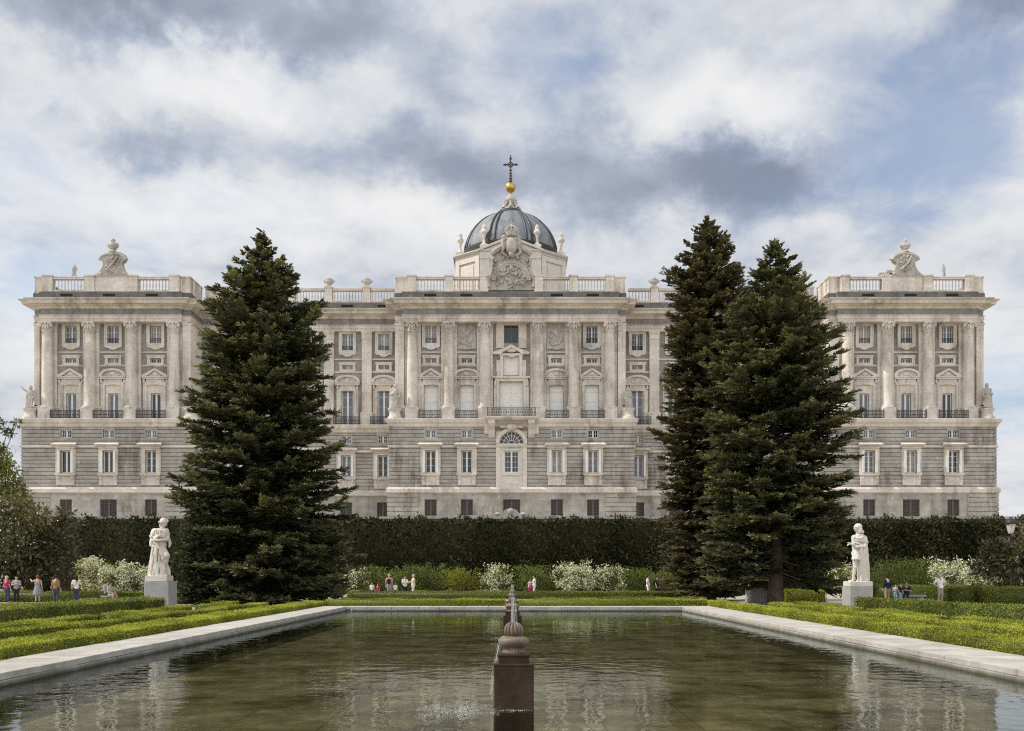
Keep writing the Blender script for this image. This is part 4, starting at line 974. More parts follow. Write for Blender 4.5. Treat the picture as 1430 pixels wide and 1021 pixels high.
# ---- chapel dome on a chamfered square drum
YF, YS, YD = 142.0, 145.0, 149.5
xd = gx(713, YD); zd = lambda q: CZ + (CY - q) * YD / F; kd = YD / F
zs = lambda q: CZ + (CY - q) * YS / F; zf = lambda q: CZ + (CY - q) * YF / F
DA, DB = 43 * YF / F, 76 * YS / F
plan = [(xd - DB, 2 * YD - YS), (xd - DB, YS), (xd - DA, YF), (xd + DA, YF), (xd + DB, YS), (xd + DB, 2 * YD - YS), (xd + DA, 2 * YD - YF), (xd - DA, 2 * YD - YF), (xd - DB, 2 * YD - YS), (xd - DB, YS)]
m = MB(); m.sweep(plan, [(0, 38.5), (0, zs(365)), (.12, zs(364.6)), (.15, zs(362.8)), (.35, zs(361.8)), (.5, zs(359.8)), (.5, zs(358.6)), (-1.2, zs(357.2))])
m.add([(x_, y_, zs(358)) for x_, y_ in plan[:8]], [tuple(range(8))])
drum = m.build('drum', 'cream_plaster', PAL, (xd, YD, 38.5))
for P_, Q_ in ((plan[1], plan[2]), (plan[2], plan[3]), (plan[3], plan[4])):   # sunk panels framed by flat bands
    A_, B_ = Vector((*P_, 0)), Vector((*Q_, 0)); t_ = (B_ - A_); L_ = t_.length; t_.normalize(); n_ = Vector((t_.y, -t_.x, 0)); m = MB()
    def slab(u0, u1, z0, z1, d):
        vs = [A_ + t_ * u + n_ * dd + Vector((0, 0, z_)) for z_ in (z0, z1) for dd in (d, -.05) for u in (u0, u1)]
        m.add(vs, [(0, 1, 5, 4), (0, 4, 6, 2), (1, 3, 7, 5), (4, 5, 7, 6), (0, 2, 3, 1)])
    zt = zs(366); e_ = L_ * .16
    slab(.02, e_, 40, zt, .2); slab(L_ - e_, L_ - .02, 40, zt, .2); slab(e_, L_ - e_, zt - .75, zt, .2)
    if L_ < 6: slab(e_ + .45, L_ - e_ - .45, 41, zt - 1.25, .10)
    m.build('wall_panel', 'cream_plaster', drum)
m = MB(); yg = YF - .6
m.prism([(xd - DA, zf(352)), (xd + DA, zf(352)), (xd, zf(334))], yg + .35, YF + 4)
for s in (-1, 1):
    P = [(xd + s * (DA + .35), zf(352.2)), (xd + s * (DA + .35), zf(349.6)), (xd, zf(330.5)), (xd, zf(334))]
    m.prism(P[::-s], yg, YF + 4.2)
m.box(xd - DA, xd + DA, yg + .3, YF + 2, zf(362), zf(352))
m.build('gable', 'cream_plaster', drum)
prof = [(66, 356.8), (65.5, 353), (63.5, 346), (60.5, 338.5), (56.5, 331), (51, 323.5), (44, 316), (36, 309.5), (27, 304.5), (17, 301)]
m = MB(); m.lathe([(r_ * kd, zd(q)) for r_, q in prof], (xd, YD, 0), 64); dome = m.build('dome', 'lead_slate', PAL, (xd, YD, zd(357)))
for q in range(8):
    m = MB(); a0 = R(22.5 + 45 * q)
    for off in (-.055, .055):
        pts = [(xd + (r_ * kd + .03) * math.cos(a0 + off * (1 + 6 / r_)), YD + (r_ * kd + .03) * math.sin(a0 + off * (1 + 6 / r_)), zd(z_) + .02) for r_, z_ in prof]
        m.tube(pts, [.2] * 4 + [.18] * 3 + [.15] * 3, 6)
    m.build('rib', 'lead_rib', dome)
m = MB(); m.lathe([(r_ * kd, zd(q)) for r_, q in ((17.5, 302.5), (17.5, 299), (15.5, 297.5), (15.5, 296), (13.5, 295))], (xd, YD, 0), 32); m.build('collar', 'lead_rib', dome)
m = MB(); m.lathe([(r_ * kd, zd(q)) for r_, q in ((13.3, 295.2), (12.5, 293), (8.5, 291), (7.5, 288.5), (6.2, 285.5), (8.8, 283), (9.3, 280.5), (7.2, 278), (6.2, 275.5), (3.4, 273.5), (2.6, 271)) ], (xd, YD, 0), 32)
for q in range(8):
    a = R(45 * q); m.tube([(xd + r_ * kd * math.cos(a), YD + r_ * kd * math.sin(a), zd(z_)) for r_, z_ in ((13.8, 294), (12, 290.5), (9, 288), (8, 284))], .2, 6)
m.build('lantern', 'crest_stone', dome)
m = MB(); m.ell((xd, YD, zd(262)), 7.2 * kd, 28, 18); m.lathe([(.12, zd(272)), (.3, zd(270.5)), (.22, zd(269.3))], (xd, YD, 0), 12); m.build('orb', 'gold', dome)
m = MB(); m.lathe([(.2, zd(255)), (.34, zd(253)), (.16, zd(251.5)), (.32, zd(249.5)), (.14, zd(247.5)), (.26, zd(245.5)), (.1, zd(243))], (xd, YD, 0), 10)
m.box(xd - .09, xd + .09, YD - .09, YD + .09, zd(244), zd(217)); m.box(xd - 1.0, xd + 1.0, YD - .08, YD + .08, zd(230) - .09, zd(230) + .09)
for dx, dz in ((-1, 0), (1, 0), (0, 1)):
    cx_, cz_ = xd + dx * .85, zd(230) + dz * .95
    m.ell((cx_, YD, cz_), (.22, .1, .22), 8, 6); m.ell((cx_ + dx * .25, YD, cz_ + dz * .25), (.12, .08, .12), 8, 6)
for k_ in range(8):
    a = R(45 * k_ + 22.5); m.tube([(xd + .1 * math.cos(a), YD, zd(230) + .1 * math.sin(a)), (xd + .5 * math.cos(a), YD, zd(230) + .5 * math.sin(a))], .05, 6)
m.tube([(xd + .38 * math.cos(R(20 * q)), YD, zd(230) + .38 * math.sin(R(20 * q))) for q in range(19)], .06, 6)
for q in (238, 242): m.ell((xd, YD, zd(q)), (.26, .16, .14), 8, 6)
m.build('cross', 'bronze_iron', dome)

# ---- urns round the dome, vases and figures on the roof (each lifts off: a thing)
def urn(name, x, y, z, h, label, group, plinth=True, mat='pale_stone'):
    m = MB(); r = h * .145
    if plinth: m.box(x - r * 1.2, x + r * 1.2, y - r * 1.2, y + r * 1.2, z, z + .12 * h)
    m.lathe([(r * 1.0, z + .12 * h), (r * .9, z + .17 * h), (r * .45, z + .24 * h), (r * .36, z + .42 * h), (r * .55, z + .47 * h), (r * .4, z + .5 * h), (r * .95, z + .6 * h), (r * 1.05, z + .68 * h), (r * .8, z + .75 * h), (r * .5, z + .8 * h), (r * .72, z + .86 * h), (r * .5, z + .93 * h), (r * .1, z + h)], (x, y, 0), 14)
    return tag(m.build(name, mat, None, (x, y, z)), label, 'urn', group)
for px_, yy, y0, y1, lab in ((642.5, YS + .3, 357.5, 325, 'slim stone urn on the leftmost corner of the cream dome drum'), (676, YF + .8, 346, 313.5, 'slim stone urn just left of the gable below the dome'),
                        (750, YF + .8, 346, 313.5, 'slim stone urn just right of the gable below the dome'), (783.5, YS + .3, 357.5, 325, 'slim stone urn on the rightmost corner of the cream dome drum')):
    z0 = CZ + (CY - y0) * yy / F - .1; zt = CZ + (CY - y1) * yy / F
    urn('urn', gx(px_, yy), yy, z0, zt - z0, lab, 'urns around the chapel dome')
def vase(x, y, z, label):
    m = MB(); m.box(x - .32, x + .32, y - .32, y + .32, z, z + .2)
    m.lathe([(.3, z + .2), (.2, z + .3), (.5, z + .55), (.6, z + .8), (.42, z + 1.0), (.5, z + 1.08), (.3, z + 1.2), (.12, z + 1.45)], (x, y, 0), 12)
    for s in (-1, 1): m.tube([(x + s * .5, y, z + .6), (x + s * .78, y, z + .85), (x + s * .55, y, z + 1.05)], .08, 6)
    tag(m.build('vase', 'crest_stone', None, (x, y, z)), label, 'vase', 'stone vases on the wing balustrades')
for i, s in ((1, -1), (0, -1), (0, 1), (1, 1), (2, -1), (2, 1)):
    side = 'left' if s < 0 else 'right'
    where = ('first stone vase on the balustrade %s of the central block', 'second stone vase on the balustrade %s of the central block', 'third stone vase %s of the central block, half behind a treetop')[i] % side
    vase(s * WPX[i], YWC + .35, Z_RAIL + .2, where)

# ================================================================== statues
def blob_figure(name, parts, mat, vox, loc, rz=0.0, scale=1.0, parent=None, smooth=2):
    """parts: ('c', a, b, ra, rb) limbs, ('e', c, (rx,ry,rz), tilt) masses, ('t', pts, radii) folds, ('b', x0,x1,y0,y1,z0,z1); fused to one surface"""
    m = MB()
    for p in parts:
        if p[0] == 'c': m.cap(p[1], p[2], p[3], p[4], 10)
        elif p[0] == 'e': m.ell(p[1], p[2], 12, 9, Matrix.Rotation(p[3], 3, 'Y') if len(p) > 3 else None)
        elif p[0] == 't': m.tube(p[1], p[2], 8)
        elif p[0] == 'b': m.bevel_box(*p[1:7], .02)
        elif p[0] == 'l': m.lathe(p[1], p[2], 18)
    m.v = [(x * scale, y * scale, z * scale) for x, y, z in m.v]
    o = m.build(name, mat, parent, (0, 0, 0)) if parent is None else m.build(name, mat, None, (0, 0, 0))
    if parent is not None: o.parent = parent
    o.location = loc; o.rotation_euler = (0, 0, rz)
    return remesh(o, vox, smooth)
def mirrorx(parts):
    f = lambda p: (-p[0], p[1], p[2]); out = []
    for p in parts:
        if p[0] == 'c': out.append(('c', f(p[1]), f(p[2]), p[3], p[4]))
        elif p[0] == 'e': out.append(('e', f(p[1]), p[2]) + ((-p[3],) if len(p) > 3 else ()))
        elif p[0] == 't': out.append(('t', [f(q) for q in p[1]], p[2]))
        elif p[0] == 'l': out.append(('l', p[1], f(p[2])))
        else: out.append(('b', -p[2], -p[1]) + p[3:])
    return out
def hand(wr, d, s=1.0, curl=.3, up=(0, 0, 1)):
    """palm, four fingers of different lengths and a thumb from its side"""
    w = Vector(wr); d = Vector(d).normalized(); u = Vector(up); sd = d.cross(u).normalized(); u = sd.cross(d)
    L = .19 * s; P = [('c', tuple(w), tuple(w + d * L * .45), .032 * s, .04 * s)]
    for i, (o, l) in enumerate(((-.033, .46), (-.011, .54), (.011, .5), (.031, .38))):
        a = w + d * L * .45 + sd * o * s; b = a + d * L * l * .6 - u * curl * .03 * s; c = b + d * L * l * .45 - u * curl * .07 * s
        P += [('c', tuple(a), tuple(b), .0125 * s, .0115 * s), ('c', tuple(b), tuple(c), .0115 * s, .0095 * s)]
    a = w + d * L * .12 - sd * .03 * s; b = a + d * L * .3 - sd * .035 * s; P += [('c', tuple(a), tuple(b), .015 * s, .012 * s)]
    return P
def face(c, r, yaw, tilt=0.0):
    """head with brow, eye sockets, nose, lips, chin and ears; yaw 0 looks to the camera (-y)"""
    M = Matrix.Rotation(yaw, 3, 'Z') @ Matrix.Rotation(tilt, 3, 'X'); c = Vector(c)
    q = lambda x, y, z: tuple(c + M @ Vector((x * r, y * r, z * r)))
    P = [('e', q(0, .12, .18), (.78 * r, .9 * r, .85 * r)), ('c', q(0, -.1, -.1), q(0, -.28, -.62), .6 * r, .36 * r), ('c', q(0, -.78, .12), q(0, -.98, -.18), .08 * r, .15 * r)]
    for s in (-1, 1):
        P += [('c', q(s * .12, -.72, .24), q(s * .5, -.6, .26), .13 * r, .1 * r), ('e', q(s * .3, -.66, .08), (.12 * r, .12 * r, .08 * r)), ('e', q(s * .76, .1, 0), (.1 * r, .16 * r, .22 * r))]
    P += [('c', q(-.18, -.66, -.4), q(.18, -.66, -.4), .09 * r, .09 * r), ('e', q(0, -.56, -.72), (.2 * r, .2 * r, .18 * r))]
    return P
def folds(seed, n, top, bot, r0, r1, wob=.03):
    """tapering drapery folds between two curves top(t), bot(t), t in 0..1"""
    rr = random.Random(seed); P = []
    for i in range(n):
        t = (i + .5) / n; a = Vector(top(t)); b = Vector(bot(t + rr.uniform(-.04, .04))); ph = rr.uniform(0, 6.28); pts = []; rad = []
        for k in range(8):
            q = k / 7; p = a.lerp(b, q); p += Vector((math.sin(ph + q * 4) * wob, math.cos(ph + q * 3) * wob * .5, 0)); pts.append(tuple(p)); rad.append((r0 + (r1 - r0) * q) * rr.uniform(.8, 1.2))
        P.append(('t', pts, rad))
    return P
S1_ORIGIN = (gx(224.5, 44.6), 44.62, CZ + (CY - 806.5) * 44.6 / F)
def robed_king():
    # metres from the soles; the head bows to the right, arms folded, the right knee pushed forward under the robe
    P = face((.22, -.09, 2.66), .2, .75, .30)
    P += [('e', (.17, .02, 2.74), (.185, .2, .15), .25), ('e', (.05, .04, 2.62), (.1, .14, .17)), ('e', (.03, .06, 2.5), (.09, .12, .12)), ('e', (.3, .0, 2.62), (.06, .12, .14)), ('c', (.06, .02, 2.22), (.18, .0, 2.52), .12, .1)]
    for q in range(9): P += [('e', (.17 + .19 * math.cos(q * .72), .03 + .12 * math.sin(q * 2.1), 2.72 + .1 * math.sin(q * .72)), (.06, .06, .06))]
    P += [('c', (-.28, .02, 2.22), (.3, .02, 2.24), .16, .15), ('e', (.02, .02, 2.0), (.36, .24, .38)), ('e', (.02, .04, 1.6), (.31, .23, .45)), ('e', (-.02, .05, 1.1), (.33, .26, .5))]
    # short cape, its hem standing out at both elbows
    P += [('e', (-.26, .0, 2.12), (.2, .24, .26), .35), ('e', (.3, 0, 2.12), (.16, .22, .26), -.35)]
    P += folds(21, 7, lambda t: (-.3 + .55 * t, -.14 - .1 * math.sin(3.1 * t), 2.3), lambda t: (-.5 + .95 * t, -.16 - .14 * math.sin(3.1 * t), 1.94), .03, .045, .01)
    P += [('t', [(-.52, .04, 1.98), (-.36, -.2, 1.92), (-.05, -.3, 1.96), (.25, -.26, 1.94), (.46, -.02, 1.98)], .04)]
    # arms
    P += [('c', (-.38, .02, 2.1), (-.36, -.06, 1.74), .11, .12), ('c', (-.36, -.08, 1.72), (-.04, -.33, 1.9), .11, .075), ('c', (.38, .02, 2.12), (.42, -.1, 1.84), .1, .1), ('c', (.42, -.12, 1.82), (.1, -.34, 1.78), .1, .07)]
    P += hand((-.02, -.34, 1.92), (.8, -.1, .6), 1.35, .8, (0, -1, 0)) + hand((.08, -.36, 1.78), (-1, -.05, .05), 1.35, .8, (0, -1, 0))
    P += [('t', [(-.42, -.1, 1.74), (-.38, -.18, 1.52), (-.28, -.2, 1.44), (-.16, -.22, 1.52)], [.07, .08, .06, .04]), ('t', [(.42, .05, 1.85), (.5, .0, 1.62), (.47, -.04, 1.42)], [.08, .08, .04])]
    # robe: long diagonals falling to the left hem, drawn over the knee on the right
    P += [('l', [(.33, .0), (.42, .02), (.38, .3), (.31, .8), (.28, 1.2), (.27, 1.5)], (-.16, .06, 0)), ('c', (-.26, .05, .05), (-.18, .05, 1.7), .25, .2), ('c', (-.46, .02, .05), (-.24, .05, .9), .1, .16)]
    P += [('c', (.14, -.05, 1.35), (.44, -.24, 1.0), .18, .145), ('c', (.44, -.24, 1.0), (.27, -.04, .45), .135, .09), ('c', (.27, -.04, .45), (.27, -.06, .12), .085, .08), ('c', (.25, -.02, .09), (.4, -.3, .06), .08, .06), ('c', (.02, -.2, .08), (.06, -.42, .06), .09, .06), ('t', [(.3, .1, .6), (.4, .08, .3), (.42, .05, .05)], [.06, .09, .1])]
    P += folds(1, 10, lambda t: (-.3 + .46 * t, -.17 - .09 * math.sin(3 * t), 1.78 - .3 * t), lambda t: (-.6 + .85 * t, -.06 - .36 * math.sin(2.6 * t), .05), .024, .058, .02)
    P += folds(2, 5, lambda t: (-.26 + .3 * t, -.29, 1.72 - .1 * t), lambda t: (.45 - .22 * t, -.3 - .03 * t, 1.05 - .35 * t), .024, .042, .015)
    P += folds(3, 4, lambda t: (.44 - .2 * t, -.27, 1.0), lambda t: (.3 - .3 * t, -.24, .12), .03, .05, .02)
    P += [('b', -.56, .5, -.48, .46, -.26, .03)]
    return P
def cavalier():
    # profile to the left: hair to the shoulders, short pleated tunic, bare lower legs, long cloak down the back
    P = face((-.06, -.03, 2.63), .18, -1.25, .0)
    P += [('e', (.02, .02, 2.70), (.19, .19, .15)), ('e', (.11, .03, 2.56), (.11, .17, .2), -.15), ('e', (.2, .03, 2.43), (.1, .15, .1), -.3), ('e', (.06, -.12, 2.5), (.08, .07, .14)), ('c', (.03, .02, 2.2), (-.01, .01, 2.5), .105, .09)]
    P += [('c', (-.2, -.05, 2.15), (.22, .05, 2.15), .14, .15), ('e', (-.02, .0, 1.98), (.27, .23, .33)), ('e', (-.05, .0, 1.66), (.235, .21, .3)), ('e', (-.07, -.02, 1.38), (.26, .23, .22))]
    P += folds(5, 10, lambda t: (-.29 + .4 * t, -.15 - .09 * math.sin(3.1 * t), 1.48), lambda t: (-.37 + .47 * t, -.17 - .12 * math.sin(3.1 * t), 1.08), .03, .052, .008)
    P += [('t', [(-.31, -.1, 1.52), (-.1, -.25, 1.49), (.16, -.22, 1.52)], .035), ('t', [(-.26, -.16, 2.18), (-.12, -.26, 2.1), (.08, -.26, 2.14), (.22, -.16, 2.2)], .035), ('t', [(-.28, -.15, 1.95), (-.1, -.27, 1.86), (.1, -.25, 1.8)], .03)]
    # collar and shoulder cape with a ragged hem
    P += folds(31, 8, lambda t: (-.18 + .42 * t, -.1 - .08 * math.sin(3.1 * t), 2.3), lambda t: (-.3 + .78 * t, -.14 - .1 * math.sin(3.1 * t), 2.0 - .12 * t), .035, .05, .01)
    P += [('e', (.28, .02, 2.06), (.17, .22, .22), .4)]
    # arms: one reaches out to the left, the other gathers the cloak at the waist
    P += [('c', (-.24, -.08, 2.1), (-.27, -.14, 1.8), .1, .09), ('c', (-.27, -.14, 1.78), (-.43, -.34, 1.82), .08, .06)] + hand((-.44, -.35, 1.83), (-.8, -.3, .1), 1.35, .8)
    P += [('t', [(-.42, -.40, 1.84), (-.6, -.44, 1.88), (-.66, -.45, 1.9)], .034)]
    P += [('c', (.26, -.02, 2.08), (.24, -.2, 1.74), .11, .11), ('c', (.24, -.22, 1.72), (-.02, -.33, 1.72), .1, .065)] + hand((-.03, -.34, 1.72), (-1, -.05, -.1), 1.35, .8, (0, -1, 0))
    P += [('t', [(.05, -.3, 1.76), (.02, -.3, 1.5), (.06, -.26, 1.2), (.02, -.22, .9)], [.06, .07, .06, .05])]
    # legs
    P += [('c', (-.16, -.06, 1.25), (-.19, -.1, .74), .13, .095), ('e', (-.19, -.12, .72), (.085, .095, .1)), ('c', (-.19, -.08, .62), (-.24, -.02, .12), .095, .055), ('e', (-.19, -.02, .48), (.085, .1, .16)), ('c', (-.25, -.02, .07), (-.48, -.16, .05), .065, .05)]
    P += [('c', (.05, -.06, 1.2), (.05, -.06, .7), .13, .095), ('c', (.05, -.06, .65), (.06, .0, .12), .09, .06), ('c', (.05, -.04, .08), (-.12, -.22, .05), .065, .05)]
    # cloak
    P += [('c', (.28, .1, 2.05), (.32, .1, 1.2), .15, .17), ('c', (.32, .1, 1.2), (.36, .1, .06), .17, .2), ('c', (.16, .12, 1.9), (.18, .12, .06), .16, .17)]
    P += folds(6, 9, lambda t: (.1 + .36 * t, -.12 + .12 * t, 1.85 + .1 * t), lambda t: (.06 + .5 * t, -.14 + .14 * t, .05), .028, .056, .02)
    P += folds(7, 3, lambda t: (.42, -.02 + .2 * t, 2.0), lambda t: (.53, -.0 + .2 * t, .08), .035, .055, .02)
    P += [('b', -.56, .54, -.48, .46, -.22, .03)]
    return P
def pedestal(px_l, px_r, y, base, top, label, name='statue_pedestal'):
    x0, x1 = gx(px_l, y), gx(px_r, y); w = x1 - x0; zt = CZ + (CY - top) * y / F
    m = MB(); m.bevel_box(x0, x1, y, y + w, 0.0, zt, .02); m.bevel_box(x0 - .12, x1 + .08, y - .09, y + w + .09, -.05, .07, .02)
    return tag(m.build(name, 'pedestal_granite', None, ((x0 + x1) / 2, y + w / 2, 0)), label, 'pedestal'), ((x0 + x1) / 2, y + w / 2, zt)
o, c = pedestal(201, 235, 44.0, 853, 812.5, 'grey granite block pedestal under the robed statue with bowed head')
k_ = blob_figure('statue', robed_king(), 'statue_marble', .015, (gx(224, c[1]), c[1] - .05, c[2] + .26)); k_.scale = (.965, .965, .965)
tag(k_, 'white marble statue in long robe, head bowed, arms folded, left of pool', 'statue')
o, c = pedestal(1187.2, 1219.3, 44.0, 853, 819.5, 'grey granite block pedestal under the cloaked statue holding a baton')
k_ = blob_figure('statue', cavalier(), 'statue_marble', .015, (gx(1197.5, c[1]), c[1] - .05, c[2] + .22)); k_.scale = (.985, .985, .985)
tag(k_, 'white marble statue with long hair, cloak and outstretched arm, right of pool', 'statue')
# two more, buried in the lower boughs of the spruces
o, c = pedestal(1049, 1082, 55.5, 845, 819, 'pale block pedestal half hidden under the big right spruce')
P = robed_king(); k_ = blob_figure('statue', P, 'statue_marble', .035, (c[0], c[1], c[2] + .26), .4)
tag(k_, 'pale statue buried among the lower boughs of the big right spruce', 'statue')
o, c = pedestal(377, 408, 55.5, 845, 819, 'pale block pedestal half hidden under the big left spruce')
k_ = blob_figure('statue', mirrorx(cavalier()), 'statue_marble', .035, (c[0], c[1], c[2] + .26), .2)
tag(k_, 'pale statue buried among the lower boughs of the big left spruce', 'statue')

def small_figure(seed, arm=0):
    rr = random.Random(seed); s = 1 if seed % 2 else -1
    P = [('e', (s * .05, -.03, 2.1), (.17, .19, .23)), ('c', (0, 0, 1.8), (s * .04, -.02, 2.0), .12, .1), ('c', (-.24, 0, 1.72), (.24, 0, 1.72), .17, .17), ('e', (0, 0, 1.45), (.33, .25, .4)), ('e', (s * .03, 0, 1.0), (.34, .28, .45))]
    P += [('c', (-.16, -.03, 1.0), (-.17 - .08 * s, -.08, .08), .18, .12), ('c', (.16, -.03, 1.0), (.16 - .05 * s, -.12, .08), .18, .12), ('c', (s * -.3, .1, 1.6), (s * -.36, .12, .1), .16, .2)]
    if arm: P += [('c', (-s * .3, 0, 1.72), (-s * .6, -.12, 1.9), .1, .08), ('c', (-s * .6, -.12, 1.9), (-s * .78, -.15, 2.15), .075, .06)]
    else: P += [('c', (-s * .3, 0, 1.7), (-s * .42, -.1, 1.3), .11, .1), ('c', (-s * .42, -.1, 1.3), (-s * .1, -.3, 1.35), .09, .07)]
    P += [('c', (s * .3, 0, 1.7), (s * .45, -.05, 1.3), .11, .1), ('c', (s * .45, -.05, 1.3), (s * .4, -.25, 1.05), .09, .07)]
    P += folds(seed, 7, lambda t: (-.28 + .5 * t, -.2, 1.5 - .3 * t), lambda t: (-.4 + .8 * t, -.22, .1), .04, .07)
    return P
def palace_statue(px_, y, base, top, seed, label, arm=0):
    """figure on its round pedestal on the balcony ledge"""
    x = gx(px_, y); h = (base - top) * y / F; zb = Z_FLOOR + .01
    m = MB(); m.lathe([(.95, zb), (.98, zb + .3), (.8, zb + .42), (.72, zb + .9), (.78, zb + 1.15), (.95, zb + 1.3), (.95, zb + 1.45)], (x, y, 0), 20)
    tag(m.build('statue_plinth', 'pale_stone', None, (x, y, zb)), 'round moulded plinth under the ' + label, 'plinth', 'plinths of the corner statues')
    zt = CZ + (CY - top) * y / F; sc_ = (zt - zb - 1.44) / 2.33
    o = blob_figure('statue', small_figure(seed, arm), 'crest_stone', .05, (x, y, zb + 1.44), 0, sc_)
    tag(o, label, 'statue', 'statues on the corners of the palace')
palace_statue(42.5, 124.0, 585, 538, 3, 'weathered statue with raised arm on the far left palace corner', 1)
palace_statue(266, 123.9, 585, 541, 4, 'weathered statue at the left pavilion corner, behind the spruce')
palace_statue(551.5, 123.9, 585, 536, 5, 'weathered statue at the left corner of the central block')
palace_statue(877.0, 123.9, 585, 541, 6, 'weathered statue at the right corner of the central block')
palace_statue(1378.5, 124.0, 585, 535, 8, 'weathered statue on the far right palace corner')
def bust(px_, y, base, top, label):
    x = gx(px_, y); zb, zt = CZ + (CY - base) * y / F, CZ + (CY - top) * y / F
    P = [('l', [(.55, 0), (.6, .1), (.34, .22), (.3, .4), (.45, .55)], (0, 0, 0)), ('e', (0, 0, .92), (.68, .45, .45)), ('e', (.5, 0, 1.0), (.22, .3, .3)), ('e', (-.5, 0, 1.0), (.22, .3, .3)), ('c', (-.45, 0, 1.1), (.45, 0, 1.1), .22, .22), ('c', (0, 0, 1.1), (-.03, 0, 1.4), .14, .12), ('e', (-.04, -.02, 1.56), (.26, .28, .3)), ('e', (-.02, .05, 1.64), (.29, .27, .22)), ('e', (.3, -.1, .8), (.16, .16, .2))]
    o = blob_figure('bust', P, 'crest_stone', .045, (x, y, zb), 0, (zt - zb) / 1.87)
    tag(o, label, 'bust', 'busts on top of the pavilion crests')
bust(158, YC + .5, 353.5, 333, 'stone bust crowning the left pavilion crest'); bust(1264, YC + .5, 353.5, 334, 'stone bust crowning the right pavilion crest')
def roof_figure(px_, y, top, seed, label, cat='statue'):
    x = gx(px_, y); zt = CZ + (CY - top) * y / F; zb = Z_RAIL + .18
    tag(blob_figure('statue', small_figure(seed), 'crest_stone', .05, (x, y, zb), .6, (zt - zb) / 2.33), label, cat)
roof_figure(104, YC + .4, 369, 11, 'small stone figure standing on the left pavilion balustrade')
roof_figure(1317.5, YC + .4, 368, 12, 'small stone figure standing on the right pavilion balustrade')
m = MB(); x = gx(1237, YC + .4); carve(m, x, Z_RAIL + .55, .95, .5, YC + .35, 22, 77, .26); m.box(x - .8, x + .8, YC + .1, YC + .6, Z_RAIL + .18, Z_RAIL + .5)
tag(m.build('trophy', 'crest_stone', None), 'dark carved trophy of arms beside the right pavilion crest', 'carving')

# ================================================================== fountains in the pool
def fountain(Y, label, jets):
    k = Y / F; x = gx(717.3, 12.36) if Y < 13 else gx(715.6, Y)
    r = empty('fountain', (x, Y, -0.55), label, 'fountain', 'stone fountains in the middle of the pool')
    W = .262
    m = MB(); m.bevel_box(x - W, x + W, Y - W, Y + W, -.56, .51, .018); m.build('block', 'wet_stone', r)
    m = MB(); m.bevel_box(x - W - .004, x + W + .004, Y - W - .004, Y + W + .004, .505, .545, .012); m.bevel_box(x - .2, x + .2, Y - .2, Y + .2, .54, .63, .012); m.bevel_box(x - .215, x + .215, Y - .215, Y + .215, .625, .672, .02)
    m.build('cap_slab', 'wet_stone', r)
    m = MB(); m.lathe([(.15, .665), (.155, .69), (.13, .715), (.15, .745), (.19, .772), (.208, .81), (.205, .84), (.18, .872), (.12, .888), (.1, .895)], (x, Y, 0), 28)
    m.build('bulb', 'fountain_stone', r)
    m = MB(); n = 20; ring_ = []
    for z, q in ((.885, .088), (.905, .106), (.95, .111), (1.0, .106), (1.035, .085), (1.062, .054), (1.078, .022)): ring_.append((q, z))
    m.lathe(ring_, (x, Y, 0), 24)
    for q in range(14):                           # carved gadroons on the finial
        a = 2 * math.pi * q / 14; m.tube([(x + rr_ * math.cos(a), Y + rr_ * math.sin(a), z) for rr_, z in ((.092, .89), (.11, .92), (.113, .96), (.106, 1.01), (.081, 1.045), (.036, 1.075))], [.008, .016, .018, .016, .012, .006], 6)
    m.build('finial', 'fountain_stone', r)
    rr = random.Random(int(Y * 10)); m = MB()
    for (a0, v, n_, h0, spread) in jets:          # thin strands falling in arcs
        for q in range(n_):
            a = a0 + rr.uniform(-spread, spread); vv = v * rr.uniform(.85, 1.1); vz = rr.uniform(.5, .9); pts = []; rad = []
            for t in range(12):
                tt = t * .06; z = h0 + vz * tt - 4.9 * tt * tt
                if z < WZ: break
                pts.append((x + (.1 + vv * tt) * math.cos(a), Y + (.1 + vv * tt) * math.sin(a), z)); rad.append(.0016 + .0005 * t * rr.random())
            if len(pts) > 2: m.tube(pts, rad, 5)
    m.build('water_jet', 'falling_water', r)
    return x
def splash(x, y, rx, ry, n, seed, label, h=.1):
    rr = np.random.default_rng(seed); a = rr.random(n) * 6.283; q = rr.random(n) ** .75 * (.72 + .2 * np.sin(3 * a + seed) + .14 * np.sin(7 * a))
    P = np.stack([x + rx * q * np.cos(a), y + ry * q * np.sin(a), WZ + .004 + h * rr.random(n) ** 3 * np.clip(1 - q, 0, 1)], 1)
    D = unit(rr.normal(size=(n, 3)) * (1, 1, .3)); N = unit(rr.normal(size=(n, 3)) * .25 + (0, 0, 1))
    Q = blades(P, D, N, rr.uniform(.006, .019, n), rr.uniform(.004, .011, n))
    o = leaf_obj('water_splash', Q, rr.random(n), 'falling_water', None, (x, y, WZ)); tag(o, label, 'splash', None, 'stuff')
pi = math.pi
x1 = fountain(12.36, 'nearest wet brown stone fountain, square block with ball finial', [(pi * 1.02, .5, 6, .86, .6), (-pi / 2 + .1, .2, 3, .82, .6)])
x2 = fountain(26.6, 'second stone fountain, half hidden behind the nearest ball finial', [(-pi / 2, .8, 10, 1.05, .12), (-pi / 2 + .25, .5, 6, 1.0, .2)])
x3 = fountain(41.0, 'farthest stone fountain, small, in line behind the other two', [(-pi / 2, .5, 10, 1.25, .3), (pi / 2, .3, 6, 1.25, .5)])
splash(x1 - .68, 11.95, .85, .75, 5200, 1, 'scattered white drops left of the nearest fountain block', .14)
splash(x1, 12.05, .36, .06, 260, 5, 'white foam at the foot of the nearest fountain block', .02)
splash(x2, 25.6, 1.0, .7, 1800, 2, 'pale splash ring around the second fountain', .1)
splash(x3, 40.2, 1.0, .7, 600, 3, 'pale splash around the farthest fountain', .1)

